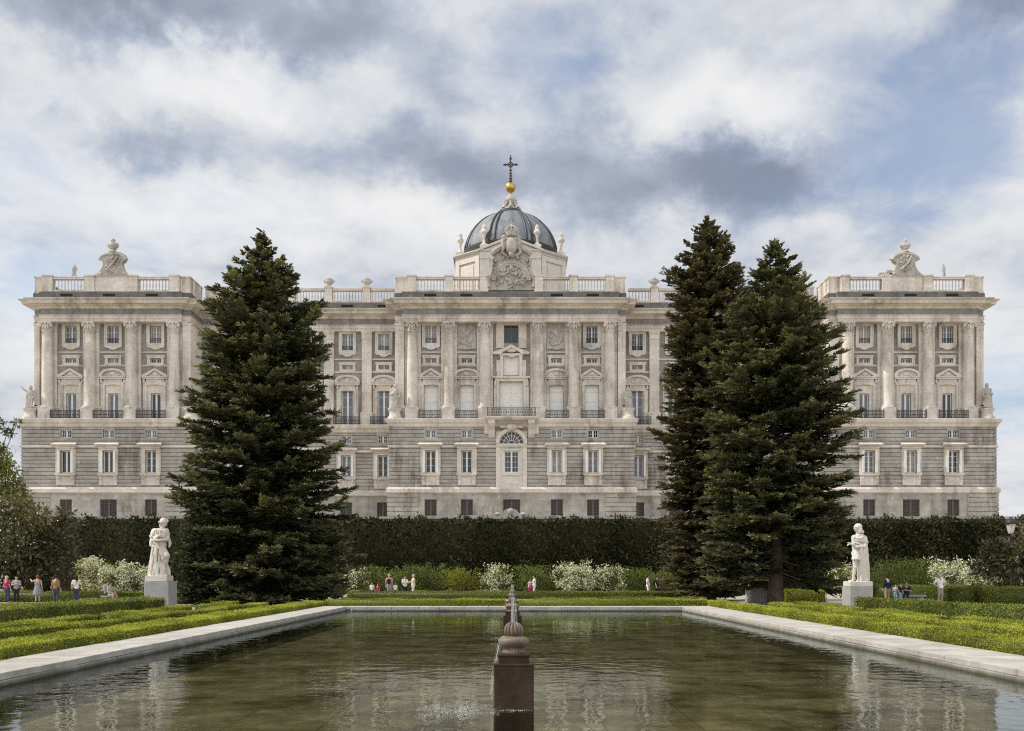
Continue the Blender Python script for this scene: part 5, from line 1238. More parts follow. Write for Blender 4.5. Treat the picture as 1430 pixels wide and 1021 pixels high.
# ================================================================== clipped hedges
def hedge_boxes(name, boxes, mat, leaf, dens, label, group, seed, rough=.05, cat='hedge', tint_bias=0.0, spike=0.0):
    """boxes: (x0,y0,x1,y1,width,z0,z1) runs; leaves stand on every face of a bumpy core"""
    rr = np.random.default_rng(seed); Qs, Ts = [], []; core = MB()
    for (xa, ya, xb, yb, w, z0, z1) in boxes:
        d = np.array([xb - xa, yb - ya]); L = float(np.hypot(*d)); d = d / L; nrm = np.array([d[1], -d[0]])
        c = .8 * leaf
        def pt(u, v): return (xa + d[0] * u + nrm[0] * v, ya + d[1] * u + nrm[1] * v)
        q = [pt(c, -w / 2 + c), pt(L - c, -w / 2 + c), pt(L - c, w / 2 - c), pt(c, w / 2 - c)]
        core.add([(*p, z0 - .02) for p in q] + [(*p, z1 - c) for p in q], [(3, 2, 1, 0), (4, 5, 6, 7), (0, 1, 5, 4), (1, 2, 6, 5), (2, 3, 7, 6), (3, 0, 4, 7)])
        h = z1 - z0
        for area, kind in ((L * w, 't'), (L * h, 'f'), (L * h, 'b'), (w * h, 'l'), (w * h, 'r')):
            n = int(area * dens)
            if n < 1: continue
            u, v = rr.random(n), rr.random(n); e = rr.normal(size=n) * rough
            if kind == 't': U, V, Z = u * L, (v - .5) * w, z1 + e; N = (0, 0, 1)
            elif kind in 'fb':
                s = 1 if kind == 'f' else -1; U, V, Z = u * L, s * w / 2 + e, z0 + v * h; N = (nrm[0] * s, nrm[1] * s, .3)
            else:
                s = -1 if kind == 'l' else 1; U, V, Z = (0 if s < 0 else L) + e, (u - .5) * w, z0 + v * h; N = (d[0] * s, d[1] * s, .3)
            X = xa + d[0] * U + nrm[0] * V; Y = ya + d[1] * U + nrm[1] * V
            bulge = .8 * rough * (np.sin(X * 3.1 + Z * 4) + np.sin(Y * 2.3 + 1.7) + np.sin(X * 1.3 - Y * 1.1))
            P = np.stack([X, Y, Z], 1) + np.array(N) * bulge[:, None] - np.array(N) * leaf * .5
            D = unit(rr.normal(size=(n, 3)) * .8 + np.array(N) * .5 + (0, 0, .3)); Nn = unit(rr.normal(size=(n, 3)) * .7 + np.array(N))
            sz = leaf * rr.uniform(.6, 1.3, n)
            Qs.append(blades(P, D, Nn, sz, sz * .55))
            Ts.append(np.clip(.45 + tint_bias + .2 * rr.normal(size=n) + .20 * np.sin(X * .9 + Y * .6 + 2) * np.sin(Y * .5 - X * .3) + .10 * np.sin(Y * 2.9 + X) , 0, .96))
    x0 = np.mean([(b_[0] + b_[2]) / 2 for b_ in boxes]); y0 = np.mean([(b_[1] + b_[3]) / 2 for b_ in boxes])
    o = leaf_obj(name, np.concatenate(Qs), np.concatenate(Ts), mat, None, (float(x0), float(y0), 0), core)
    return tag(o, label, cat, group)
GB = 'clipped box hedges of the parterre'
hedge_boxes('box_hedge', [(-9.88, 14.5, -9.88, 48.1, .9, 0, .36)], 'box_leaf', .042, 2300, 'bright green clipped hedge along the left pool coping', GB, 1, .018)
hedge_boxes('box_hedge', [(10.38, 15.5, 10.38, 48.1, .85, 0, .39)], 'box_leaf', .042, 2300, 'bright green clipped hedge along the right pool coping', GB, 2, .018)
for s, side, sd in ((-1, 'left', 3), (1, 'right', 4)):
    bx = []; o_ = .6 if s > 0 else 0
    rr = random.Random(sd)
    y0 = 17.0; i = 0
    while y0 < 42:                                # angular knot of low rows
        L = rr.uniform(2.6, 4.6); j = (i % 2) * .35
        bx.append((s * (11.35 + o_ + j), y0, s * (11.35 + o_ + j), y0 + L, .48, 0, .43))
        bx.append((s * (12.85 + o_ * .7 - j), y0 + .5, s * (12.85 + o_ * .7 - j), y0 + L + .4, .5, 0, .48))
        if i % 2: bx.append((s * (11.3 + o_), y0 + L, s * (12.9 + o_), y0 + L + .25, .45, 0, .44))
        y0 += L + .45; i += 1
    hedge_boxes('box_hedge', bx, 'box_leaf', .044, 1500, 'low zigzag rows of bright box inside the %s parterre' % side, GB, 10 + sd, .02)
    hedge_boxes('box_hedge', [(s * 14.5, 22, s * 14.35, 37.5, .95, 0, .78)], 'dull_box_leaf', .06, 1000, 'taller duller box hedge between the %s parterre and the gravel path' % side, GB, 20 + sd, .03)
    m = MB(); x0, x1 = sorted((s * (9.3 if s < 0 else 9.86), s * 15.0)); m.add([(x0, 12, .004), (x1, 12, .004), (x1, 47.4, .004), (x0, 47.4, .004)], [(0, 1, 2, 3)])
    tag(m.build('soil', 'soil', None, ((x0 + x1) / 2, 30, .004)), kind='structure')
hedge_boxes('box_hedge', [(gx(-60, 58.8), 58.8, gx(203, 58.8), 58.8, 1.3, 0, .64)], 'dull_box_leaf', .08, 600, 'straight hedge behind the strolling visitors on the left', GB, 31, .04)
hedge_boxes('box_hedge', [(gx(228, 60), 60, gx(330, 60), 60, 1.3, 0, .6)], 'box_leaf', .08, 500, 'short hedge glimpsed under the left spruces', GB, 32, .04)
hedge_boxes('box_hedge', [(gx(1218, 59.5), 59.5, gx(1352, 59.5), 59.5, 1.4, 0, 1.02)], 'dull_box_leaf', .08, 600, 'waist-high clipped hedge behind the man with hands on hips', GB, 33, .04)
hedge_boxes('box_hedge', [(gx(1331, 55.5), 55.5, gx(1372, 55.5), 55.8, 1.4, 0, 1.0), (gx(1370, 54.5), 54.5, gx(1500, 54.5), 54.5, 1.5, 0, .95)], 'dull_box_leaf', .08, 600, 'clipped hedge block at the far right by the gravel path', GB, 34, .04)
hedge_boxes('box_hedge', [(gx(1094, 58), 58, gx(1150, 58), 58, 1.2, 0, .75)], 'box_leaf', .08, 500, 'short hedge block beneath the right spruce', GB, 35, .04)
hedge_boxes('box_hedge', [(-9.4, 47.6, gx(706, 47.6), 47.6, 1.0, 0, .46)], 'box_leaf', .055, 1100, 'bright hedge along the far pool edge, left of the fountains', GB, 36, .03)
hedge_boxes('box_hedge', [(gx(724, 47.6), 47.6, 9.95, 47.6, 1.0, 0, .46)], 'box_leaf', .055, 1100, 'bright hedge along the far pool edge, right of the fountains', GB, 37, .03)
hedge_boxes('box_hedge', [(-9.5, 52.5, -1.2, 52.5, .8, 0, .42), (1.3, 52.5, 11, 52.5, .8, 0, .42), (-9, 50.2, -1.5, 50.2, .4, 0, .36), (1.5, 50.2, 9.5, 50.2, .4, 0, .36)], 'dull_box_leaf', .06, 800, 'narrow hedge rows behind the far pool edge', GB, 38, .03)
hedge_boxes('box_hedge', [(-11.5, 66, 12.5, 66, 1.0, 0, .52)], 'dull_box_leaf', .08, 500, 'thin straight hedge in front of the visitors at the far path', GB, 39, .03)
zt = gz(727.5, 84.6)
hedge_boxes('tall_hedge', [(gx(40, 85.6), 85.6, gx(1420, 85.6), 85.6, 1.9, 0, zt)], 'hedge_leaf', .30, 95, 'very tall dark clipped hedge wall below the palace terrace', None, 40, .17, 'hedge', -.02)

# ================================================================== spruces
def spruce(name, x, y, H, prof, seed, mat, label, group=None, low=.03, step=.42, leafscale=1.0, dens=1.15, lean=0.0, nb=11):
    rr = random.Random(seed); nr = np.random.default_rng(seed)
    root = empty(name, (x, y, 0), label, 'tree', group)
    tr = MB(); r0 = .020 * H
    tr.tube([(x + lean * t * t + .05 * math.sin(t * 9), y + .05 * math.cos(t * 7), -.2 + t * (H * .985 + .2)) for t in [i / 14 for i in range(15)]], [r0 * (1.25 if i == 0 else 1) * (1 - i / 14) ** .9 + .02 for i in range(15)], 10)
    tx, ty = zip(*prof)
    O, DD, UU, LL_, TT = [], [], [], [], []
    h = H * low; k = 0
    while h < H * .992:
        t = (H - h) / H; Rm = float(np.interp(t, tx, ty)); n = max(4, round(nb * (.6 + .4 * min(1, Rm / 3))))
        a0 = rr.uniform(0, 6.28)
        for i in range(n):
            az = a0 + 2 * math.pi * i / n + rr.uniform(-.28, .28)
            lobe = 1 + .10 * math.sin(az * 3 + h * .55 + seed) + .07 * math.sin(az * 5 - h * 1.1)
            if low > .06 and h < .2 * H and abs((az + math.pi / 2 + math.pi) % (2 * math.pi) - math.pi) < .62: continue
            L = Rm * lobe * (rr.uniform(.74, .98) if rr.random() < .82 else rr.uniform(.98, 1.08)); tb = rr.gauss(0, .10); hh = h + rr.uniform(-.4, .4) * step * 2
            if L < .12: L = .12
            sl_ = -.30 + .62 * (1 - t) ** 2.2 + rr.uniform(-.22, .20); bend = .22 + rr.uniform(-.06, .1)
            ca, sa = math.cos(az), math.sin(az); drift = rr.uniform(-.12, .12)
            def P(q): return np.array([x + lean * (hh / H) ** 2 + L * q * ca - sa * drift * L * q * q, y + L * q * sa + ca * drift * L * q * q, hh + L * (sl_ * q + bend * q * q)])
            if L > .8: tr.tube([tuple(P(q)) for q in (0, .35, .7)], [.018 * L + .012, .012 * L + .008, .006], 5, True, False)
            m_ = max(2, int(L * .92 / (.30 / dens)))
            for j in range(m_):
                q = .14 + .86 * (j + rr.random() * .8) / m_
                if q < .34 and L > 2.4 and rr.random() < .5: continue
                p = P(q); tan = P(min(1.02, q + .03)) - P(q - .03); tan /= np.linalg.norm(tan) + 1e-9
                side = np.array([-sa, ca, 0.0])
                for s in (-1, 1):
                    f = rr.uniform(.55, 1.1); d = tan * (1.0 - .25 * (1 - q)) + side * s * f + np.array([0, 0, rr.uniform(-.42, .22)]); d /= np.linalg.norm(d)
                    l = min(.32 * L, .95) * (.62 + .5 * (1 - q) ** .7) * rr.uniform(.55, 1.2) + (.14 if L > 1 else .07)
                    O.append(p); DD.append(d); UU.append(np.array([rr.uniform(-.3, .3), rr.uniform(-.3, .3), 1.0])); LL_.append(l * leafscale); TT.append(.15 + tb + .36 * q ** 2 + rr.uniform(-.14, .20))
            p = P(.93); d = P(1.0) - P(.9); d /= np.linalg.norm(d) + 1e-9
            O.append(p); DD.append(d); UU.append(np.array([0, 0, 1.0])); LL_.append((.2 + .07 * L) * leafscale); TT.append(.55 + rr.uniform(-.15, .3))
        h += step * (.45 + .55 * min(1, Rm / 3.0)) * rr.uniform(.8, 1.2); k += 1
    O.append(np.array([x + lean, y, H * .975])); DD.append(np.array([0.02, 0, 1.0])); UU.append(np.array([0, 1.0, 0])); LL_.append(H * .03); TT.append(.5)
    O, DD, UU = np.array(O), unit(np.array(DD)), unit(np.array(UU)); LL_, TT = np.array(LL_), np.array(TT)
    S = unit(np.cross(DD, UU)); U2 = unit(np.cross(S, DD))
    Qs, Ts = [], []
    def em(P_, D_, L_, W_, T_):
        n = len(P_); N_ = unit(U2 + nr.normal(size=(n, 3)) * .55); Qs.append(blades(P_, unit(D_ + nr.normal(size=(n, 3)) * .10), N_, L_, W_)); Ts.append(T_ + nr.normal(size=n) * .07)
    em(O, DD, LL_ * 1.05, .10 * leafscale + LL_ * .07, TT)
    for f in (.12, .28, .44, .60, .76, .90):
        for s in (-1, 1):
            ln = (LL_ * .42 * (1.15 - f) + .085) * nr.uniform(.75, 1.2, len(O))
            em(O + DD * (LL_ * f)[:, None], DD * .75 + S * s * .75 + U2 * .10, ln, .055 + ln * .22, TT + .14 * f)
    for f in (.35, .7):                            # tufts standing up from the spray
        em(O + DD * (LL_ * f)[:, None], DD * .7 + U2 * .6, LL_ * .26 + .06, .07 + LL_ * .05, TT + .12)
    tr.build('trunk', 'bark', root, (x, y, 0))
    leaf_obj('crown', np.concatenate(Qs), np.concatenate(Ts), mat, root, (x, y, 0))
    return root
GS = 'large spruces flanking the pool'
Yt = 54.0; kk = Yt / F
spruce('spruce', gx(366, Yt), Yt, gz(324, Yt), [(0, .05), (.025, .28), (.06, .7), (.10, 1.2), (.16, 1.95), (.23, 2.7), (.30, 3.5), (.38, 3.65), (.46, 3.85), (.6, 4.3), (.72, 4.75), (.84, 5.1), (.95, 5.2), (1, 4.9)], 11, 'spruce_leaf', 'huge dark spruce standing alone on the left of the pool', GS, lean=0.0)
Yt = 52.5
spruce('spruce', gx(1083, Yt), Yt, gz(336, Yt), [(0, .05), (.025, .3), (.06, .75), (.09, 1.15), (.15, 1.6), (.22, 2.6), (.28, 3.4), (.36, 3.7), (.45, 3.95), (.55, 4.1), (.68, 4.2), (.8, 4.1), (.92, 3.9), (1, 3.3)], 23, 'spruce_leaf', 'huge green spruce with bare lower trunk, front one of the right pair', GS, low=.085)
Yt = 62.0
spruce('spruce', gx(988, Yt), Yt, gz(306, Yt), [(0, .05), (.025, .35), (.05, .8), (.08, 1.35), (.14, 1.9), (.20, 2.5), (.30, 2.7), (.42, 2.9), (.55, 3.0), (.7, 3.0), (.85, 2.9), (.95, 2.6), (1, 2.2)], 37, 'brown_spruce_leaf', 'tallest narrow brownish spruce, rear one of the right pair', GS, low=.03)
Yt = 51.0
spruce('spruce', gx(278, Yt), Yt, gz(706, Yt), [(0, .1), (.1, .5), (.3, 1.0), (.55, 1.4), (.8, 1.5), (1, 1.3)], 51, 'small_spruce_leaf', 'small young spruce between the left statue and the huge left spruce', None, low=.05, step=.3, leafscale=.62, dens=1.5, nb=9)

# ================================================================== shrubs and broadleaf trees
def leaf_cloud(blobs, dens, leaf, seed, fill=.55, aspect=.5, upd=.25):
    nr = np.random.default_rng(seed); Qs, Ts = [], []
    for (cx, cy, cz, rx, ry, rz) in blobs:
        n = max(20, int(dens * (rx * ry + ry * rz + rx * rz) * 4))
        d = unit(nr.normal(size=(n, 3))); q = 1 - fill * nr.random(n) ** 1.6
        lump = 1 + .16 * np.sin(d[:, 0] * 5 + cx * 3) * np.sin(d[:, 2] * 5 + cy) + .08 * nr.normal(size=n)
        P = np.array([cx, cy, cz]) + d * (q * lump)[:, None] * np.array([rx, ry, rz]); P[:, 2] = np.maximum(P[:, 2], .03)
        D = unit(d * .7 + nr.normal(size=(n, 3)) * .7 + (0, 0, upd)); N = unit(nr.normal(size=(n, 3)) + (0, 0, .6))
        L = leaf * nr.uniform(.6, 1.35, n)
        Qs.append(blades(P, D, N, L, L * aspect)); Ts.append(.38 + .2 * nr.normal(size=n) + .12 * nr.normal())
    return np.concatenate(Qs), np.concatenate(Ts)
def shrub(name, x, y, w, h, seed, mat, label, cat, group, flowers=0, leaf=.13, d=None, dens=55):
    rr = random.Random(seed); d = d or w * .6; bl = []
    for i in range(9):
        a = rr.uniform(0, 6.28); q = rr.random() ** .5
        bl.append((x + w * .32 * q * math.cos(a), y + d * .32 * q * math.sin(a), h * rr.uniform(.3, .78), w * rr.uniform(.16, .26), d * rr.uniform(.18, .28), h * rr.uniform(.16, .28)))
    bl.append((x, y, h * .35, w * .42, d * .42, h * .36))
    root = empty(name, (x, y, 0), label, cat, group)
    st = MB()
    for i in range(5): st.tube([(x + rr.uniform(-.15, .15), y, -.05), (bl[i][0], bl[i][1], bl[i][2])], [.035, .012], 5)
    st.build('stem', 'bark', root, (x, y, 0))
    Q, T = leaf_cloud(bl, dens, leaf, seed); 
    nr = np.random.default_rng(seed + 9); n = 40                # arching shoots that break the outline
    for i in range(n):
        a = rr.uniform(0, 6.28); bx_ = x + w * .38 * math.cos(a) * rr.random(); by = y + d * .38 * math.sin(a) * rr.random(); bz = h * rr.uniform(.6, .85); L = rr.uniform(.3, .7) * min(1, h / 2)
        t = np.linspace(0, 1, 7); P = np.stack([bx_ + math.cos(a) * L * .7 * t, by + math.sin(a) * L * .5 * t, bz + L * (1.1 * t - .5 * t * t)], 1)
        D = unit(nr.normal(size=(7, 3)) * .6 + (math.cos(a), math.sin(a), .4)); q = blades(P, D, unit(nr.normal(size=(7, 3)) + (0, 0, .5)), leaf * np.ones(7), leaf * .5 * np.ones(7)); Q = np.concatenate([Q, q]); T = np.concatenate([T, np.full(7, .6)])
    core = MB()
    leaf_obj('foliage', Q, T, mat, root, (x, y, 0))
    if flowers:
        n = len(Q); idx = nr.choice(n, int(n * flowers)); P = Q[idx, 2] + nr.normal(size=(len(idx), 3)) * .05
        cl = np.sin(P[:, 0] * 4.0 + seed) + np.sin(P[:, 2] * 5.0 + seed * 2) + nr.normal(size=len(P)) * .8; P = P[cl > -.7]
        c = np.array([x, y, h * .4]); out = unit(P - c); P = P + out * .06
        P = np.repeat(P, 2, 0) + nr.normal(size=(2 * len(P), 3)) * .05; k = len(P)
        leaf_obj('blossom', blades(P, unit(nr.normal(size=(k, 3)) + (0, 0, .3)), unit(nr.normal(size=(k, 3)) + np.repeat(out, 2, 0)), nr.uniform(.08, .15, k), nr.uniform(.08, .12, k)), nr.random(k), 'white_petal', root, (x, y, 0))
    return root
GW, GG = 'white flowering shrubs below the tall hedge', 'green shrubs below the tall hedge'
Ys = 76.0
def px_shrub(px_, wpx, top, Y, seed, mat, label, fl=0.0, group=None):
    return shrub('flowering_shrub' if fl else 'shrub', gx(px_, Y), Y, wpx * Y / F, gz(top, Y), seed, mat, label, 'shrub', group or (GW if fl else GG), fl, .13 if Y > 70 else .11)
W_ = 'shrub_leaf'
px_shrub(693, 52, 789, Ys, 101, W_, 'round white flowering shrub just left of the fountains', .65)
px_shrub(806, 66, 782, Ys - .5, 102, W_, 'largest white flowering shrub right of the fountains', .65)
px_shrub(853, 50, 787, Ys, 103, W_, 'sparser white flowering shrub right of the largest one', .35)
px_shrub(497, 40, 793, Ys, 104, W_, 'small white flowering shrub at the right foot of the left spruce', .35)
px_shrub(128, 52, 779, 68, 105, W_, 'tall white flowering shrub nearest the left magnolia', .75)
px_shrub(160, 50, 783, 67, 106, W_, 'middle white flowering shrub of the three left of the robed statue', .75)
px_shrub(190, 46, 787, 67.5, 107, W_, 'white flowering shrub directly left of the robed statue', .6)
px_shrub(1176, 46, 787, 69, 108, W_, 'white flowering shrub between right spruce and cloaked statue', .35)
px_shrub(1322, 62, 779, 68, 109, W_, 'white flowering shrub behind the man with hands on hips', .65)
px_shrub(1366, 64, 777, 67, 110, W_, 'white flowering shrub beside the right magnolia', .65)
G_ = [(528, 56, 789, 'green shrub behind the visitor with the backpack', W_), (566, 54, 787, 'green shrub behind the visitor in cream', W_), (606, 52, 784, 'mid green shrub left of the yellow green one', W_), (645, 50, 791, 'yellow green shrub left of the round white flowering shrub', 'bright_shrub_leaf'),
      (745, 62, 788, 'green shrub behind the hugging couple', W_), (893, 48, 791, 'green shrub right of the sparse flowering shrub', W_), (930, 50, 793, 'green shrub beside the rear right spruce', W_)]
for i, (a, b_, c, lab, mt) in enumerate(G_): px_shrub(a, b_ * 1.3, c, Ys + (i % 3) * .6, 120 + i, mt, lab)
px_shrub(1240, 76, 774, 69, 131, W_, 'dense green shrub right of the cloaked statue'); px_shrub(1284, 70, 777, 69.5, 132, W_, 'green shrub left of the right flowering shrubs')
px_shrub(92, 40, 787, 66, 133, 'magnolia_leaf', 'olive shrub between left magnolia and flowering shrubs'); px_shrub(470, 30, 800, 77, 134, W_, 'low green shrub in the shade of the left spruce')
px_shrub(547, 26, 716, 88.6, 135, 'bright_shrub_leaf', 'yellow green tuft peeping over the tall hedge'); 

def broad_tree(name, x, y, H, blobs, seed, mat, label, leaf, dens, group=None, fill=.6, limb=1.0):
    rr = random.Random(seed); root = empty(name, (x, y, 0), label, 'tree', group)
    tr = MB(); tr.tube([(x, y, -.1), (x + .05, y, H * .25), (x - .1, y + .1, H * .5), (x, y, H * .8)], [.22, .17, .12, .04], 8)
    for b_ in blobs:
        tr.tube([(x, y, H * rr.uniform(.15, .5)), (x * .4 + b_[0] * .6, y * .4 + b_[1] * .6, b_[2] * .75 + .3), (b_[0], b_[1], b_[2] + b_[5] * .5)], [.09 * limb, .05 * limb, .015], 6)
    tr.build('trunk', 'bark', root, (x, y, 0))
    Q, T = leaf_cloud(blobs, dens, leaf, seed, fill, .42, .1); leaf_obj('crown', Q, T, mat, root, (x, y, 0)); return root
def bl_px(lst, Y): 
    k = Y / F; out = []
    for i, (px_, py, rx, rz) in enumerate(lst): out.append((gx(px_, Y), Y + (((i * 37) % 7) - 3) * .28, gz(py, Y), rx * k, rx * k * .9, rz * k))
    return out
broad_tree('magnolia', gx(20, 64), 64, 6.0, bl_px([(20, 770, 38, 34), (58, 762, 30, 30), (-15, 745, 34, 40), (25, 730, 30, 26), (60, 728, 22, 18), (82, 744, 18, 20), (72, 785, 26, 26), (8, 800, 34, 26), (45, 800, 28, 22), (88, 718, 12, 9), (10, 702, 20, 16), (38, 712, 14, 12), (96, 765, 14, 16), (104, 728, 7, 6), (-30, 790, 40, 40)], 64), 201, 'magnolia_leaf', 'leathery olive brown magnolia at the left edge', .36, 30)
broad_tree('magnolia', gx(1432, 61.5), 61.5, 6.0, bl_px([(1420, 776, 36, 26), (1390, 778, 22, 20), (1450, 748, 26, 32), (1434, 756, 18, 16), (1437, 730, 13, 12), (1376, 790, 20, 16), (1405, 795, 26, 18), (1382, 762, 14, 9), (1465, 780, 40, 40), (1446, 718, 14, 9), (1400, 766, 20, 12)], 61.5), 202, 'magnolia_leaf', 'leathery olive brown magnolia at the right edge beside the lamp', .36, 30)
broad_tree('plane_tree', gx(8, 96), 96, 16.0, bl_px([(10, 668, 26, 26), (-20, 650, 36, 34), (22, 690, 18, 20), (-10, 700, 36, 30), (4, 642, 16, 14), (-50, 680, 40, 50)], 96), 203, 'plane_leaf', 'sunlit yellow green tree behind the left magnolia', .34, 34)
broad_tree('overhanging_tree', gx(-34, 40), 40, 9.0, bl_px([(-30, 610, 28, 22), (-4, 592, 12, 7), (6, 603, 9, 4), (10, 586, 5, 4), (-20, 640, 20, 22), (-2, 625, 7, 5)], 40), 204, 'magnolia_leaf', 'dark leafy branch tips reaching in at the left edge', .22, 110, limb=.3)

# ================================================================== lamp and bench
def lamp():
    Y = 60.5; x = gx(1411.5, Y); zt = gz(722, Y); r = empty('street_lamp', (x, Y, 0), 'black street lamp with white glass lantern rising beside the right magnolia', 'lamp')
    m = MB(); m.lathe([(.16, 0), (.17, .25), (.09, .4), (.06, .6), (.05, zt - 1.35), (.09, zt - 1.3), (.05, zt - 1.22), (.07, zt - 1.1)], (x, Y, 0), 12); m.build('post', 'iron', r)
    m = MB(); m.lathe([(.14, zt - 1.08), (.19, zt - .95), (.30, zt - .5), (.31, zt - .46)], (x, Y, 0), 8, False); m.build('lantern_glass', 'lamp_glass', r)
    m = MB(); m.lathe([(.38, zt - .47), (.40, zt - .42), (.33, zt - .25), (.18, zt - .12), (.1, zt - .1), (.12, zt - .04), (.04, zt)], (x, Y, 0), 12); m.build('lamp_cap', 'iron', r)
lamp()
m = MB(); x = gx(1275, 57.0); m.bevel_box(x - .75, x + .75, 56.8, 57.3, .36, .48, .02); m.bevel_box(x - .6, x - .4, 56.85, 57.25, 0, .36, .015); m.bevel_box(x + .4, x + .6, 56.85, 57.25, 0, .36, .015)
tag(m.build('bench', 'pedestal_granite', None, (x, 57.05, 0)), 'plain grey stone bench by the waist-high hedge on the right', 'bench')
m = MB(); x = gx(152, 57.0); m.bevel_box(x - .45, x + .45, 56.8, 57.35, .34, .43, .02); m.bevel_box(x - .35, x - .2, 56.85, 57.25, 0, .35, .015); m.bevel_box(x + .2, x + .35, 56.85, 57.25, 0, .35, .015)
tag(m.build('bench', 'pedestal_granite', None, (x, 57.05, 0)), 'plain grey stone bench under the seated pair left of the statue', 'bench')

# ================================================================== people
SKIN = [plain('skin_fair', (0.56, 0.37, 0.28), .6, 0, .06), plain('skin_tan', (0.42, 0.26, 0.18), .6, 0, .06)]
for nm, c_ in (('cloth_white', (.78, .77, .74)), ('cloth_cream', (.72, .66, .54)), ('cloth_grey', (.30, .31, .34)), ('cloth_dress', (.26, .26, .33)), ('cloth_brown', (.30, .19, .11)), ('cloth_jeans', (.05, .07, .12)), ('cloth_dark', (.022, .022, .028)), ('cloth_navy', (.02, .025, .04)),
               ('cloth_magenta', (.40, .03, .13)), ('cloth_pink', (.62, .32, .36)), ('cloth_khaki', (.36, .30, .23)), ('cloth_blue', (.25, .36, .52)), ('cloth_palegrey', (.42, .38, .34)), ('hair_dark', (.03, .022, .018)), ('hair_red', (.30, .08, .03)), ('hair_blond', (.55, .45, .30)), ('hair_grey', (.45, .43, .41)), ('cloth_red', (.45, .04, .05)), ('shoe_dark', (.03, .028, .026))): cloth(nm, c_)
GP = 'visitors strolling in the gardens'
def person(px_, Y, H, yaw, label, top='cloth_white', legs='cloth_dark', hair='hair_dark', skin=0, pose='down', dress=None, longhair=False, bag=None, seat=0.0, short=False, hx=None):
    x = gx(px_, Y) if hx is None else hx
    s = H / 1.72; r = empty('person', (x, Y, 0), label, 'person', GP, R(yaw))
    sit = seat > 0; hz = seat + .09 if sit else .92; lift = hz - .92
    def v(p): return tuple(c * s for c in p)
    def put(name, parts, mat, vox=.02, sm=2):
        return blob_figure(name, parts, mat.name if not isinstance(mat, str) else mat, vox * s, (0, 0, 0), 0, s, r, sm)
    Z = lambda z: z + lift
    B = [('c', (0, .0, Z(.95)), (0, .01, Z(1.1)), .13, .12), ('c', (0, .01, Z(1.12)), (0, .02, Z(1.34)), .12, .14), ('c', (-.12, .02, Z(1.39)), (.12, .02, Z(1.39)), .085, .085), ('c', (0, .03, Z(1.42)), (0, .01, Z(1.52)), .058, .055)]
    B += face((0, .0, Z(1.615)), .112, 0)
    kn, an = [], []
    for g_ in (-1, 1):
        if sit: k_, a_ = (g_ * .11, -.42, hz + .01), (g_ * .12, -.46, .09)
        else: k_, a_ = (g_ * .095 + (.03 * g_ if pose == 'walk' else 0), -.03 + (.12 * g_ if pose == 'walk' else 0), .49), (g_ * .1, .02 + (.2 * g_ if pose == 'walk' else 0), .09)
        kn.append(k_); an.append(a_)
        B += [('c', (g_ * .09, 0, Z(.92)), k_, .085, .056), ('c', k_, a_, .055, .036), ('c', (a_[0], a_[1], .05), (a_[0] + g_ * .02, a_[1] - .16, .035), .04, .032)]
    arms = []
    for g_ in (-1, 1):
        sh = (g_ * .185, .02, Z(1.40))
        if pose == 'hips': e, w = (g_ * .40, .08, Z(1.16)), (g_ * .19, -.04, Z(1.02))
        elif pose == 'point' and g_ > 0: e, w = (g_ * .34, -.18, Z(1.33)), (g_ * .42, -.42, Z(1.42))
        elif pose in ('fold', 'camera') or (pose == 'hold' and g_ < 0): e, w = (g_ * .26, -.06, Z(1.15)), (g_ * .06, -.26, Z(1.2 if pose == 'fold' else 1.34))
        elif pose == 'reach' and g_ > 0: e, w = (.3, -.16, Z(1.2)), (.32, -.4, Z(1.15))
        elif sit: e, w = (g_ * .25, -.06, Z(1.13)), (g_ * .12, -.28, Z(1.06))
        else: e, w = (g_ * .235, .04, Z(1.13)), (g_ * .25, -.06, Z(.9))
        arms.append((sh, e, w)); d = Vector(w) - Vector(e)
        B += [('c', sh, e, .05, .04), ('c', e, w, .04, .027)] + hand(w, d, .92, .4, (0, -1, .2))
    put('body', B, SKIN[skin], .013, 1)
    fem = dress or longhair
    if dress:
        T = [('c', (-.11, .02, Z(1.37)), (.11, .02, Z(1.37)), .1, .1), ('e', (0, .01, Z(1.22)), (.19, .14, .2)), ('l', [(.15, Z(1.1)), (.19, Z(.95)), (.24, Z(.75)), (.27, Z(.52))], (0, .0, 0))]
        put('dress', T, dress)
    else:
        T = [('c', (-.13, .02, Z(1.375)), (.13, .02, Z(1.375)), .1, .1), ('e', (0, .01, Z(1.24)), (.205, .145, .22)), ('e', (0, .0, Z(1.03)), (.18, .145, .2)), ('l', [(.165, Z(.9)), (.16, Z(1.0))], (0, 0, 0))]
        for sh, e, w in arms:
            E, Wv = Vector(e), Vector(w); S_ = Vector(sh)
            if short: T += [('c', sh, tuple(S_.lerp(E, .65)), .068, .062)]
            else: T += [('c', sh, e, .066, .054), ('c', e, tuple(E.lerp(Wv, .9)), .052, .04)]
        put('top', T, top)
        L_ = [('c', (-.08, 0, Z(.93)), (.08, 0, Z(.93)), .115, .115)]
        for k_, a_, g_ in zip(kn, an, (-1, 1)): L_ += [('c', (g_ * .09, 0, Z(.9)), k_, .105, .075), ('c', k_, (a_[0], a_[1], .1), .073, .06)]
        put('trousers', L_, legs)
    Hh = [('e', (0, .035, Z(1.655)), (.108, .115, .105))]
    if longhair: Hh += [('c', (0, .07, Z(1.6)), (0, .09, Z(1.4)), .09, .06)]
    put('hair', Hh, hair, .016)
    put('shoes', [('c', (a_[0], a_[1] + .02, .045), (a_[0], a_[1] - .17, .038), .048, .04) for a_ in an], 'shoe_dark', .016)
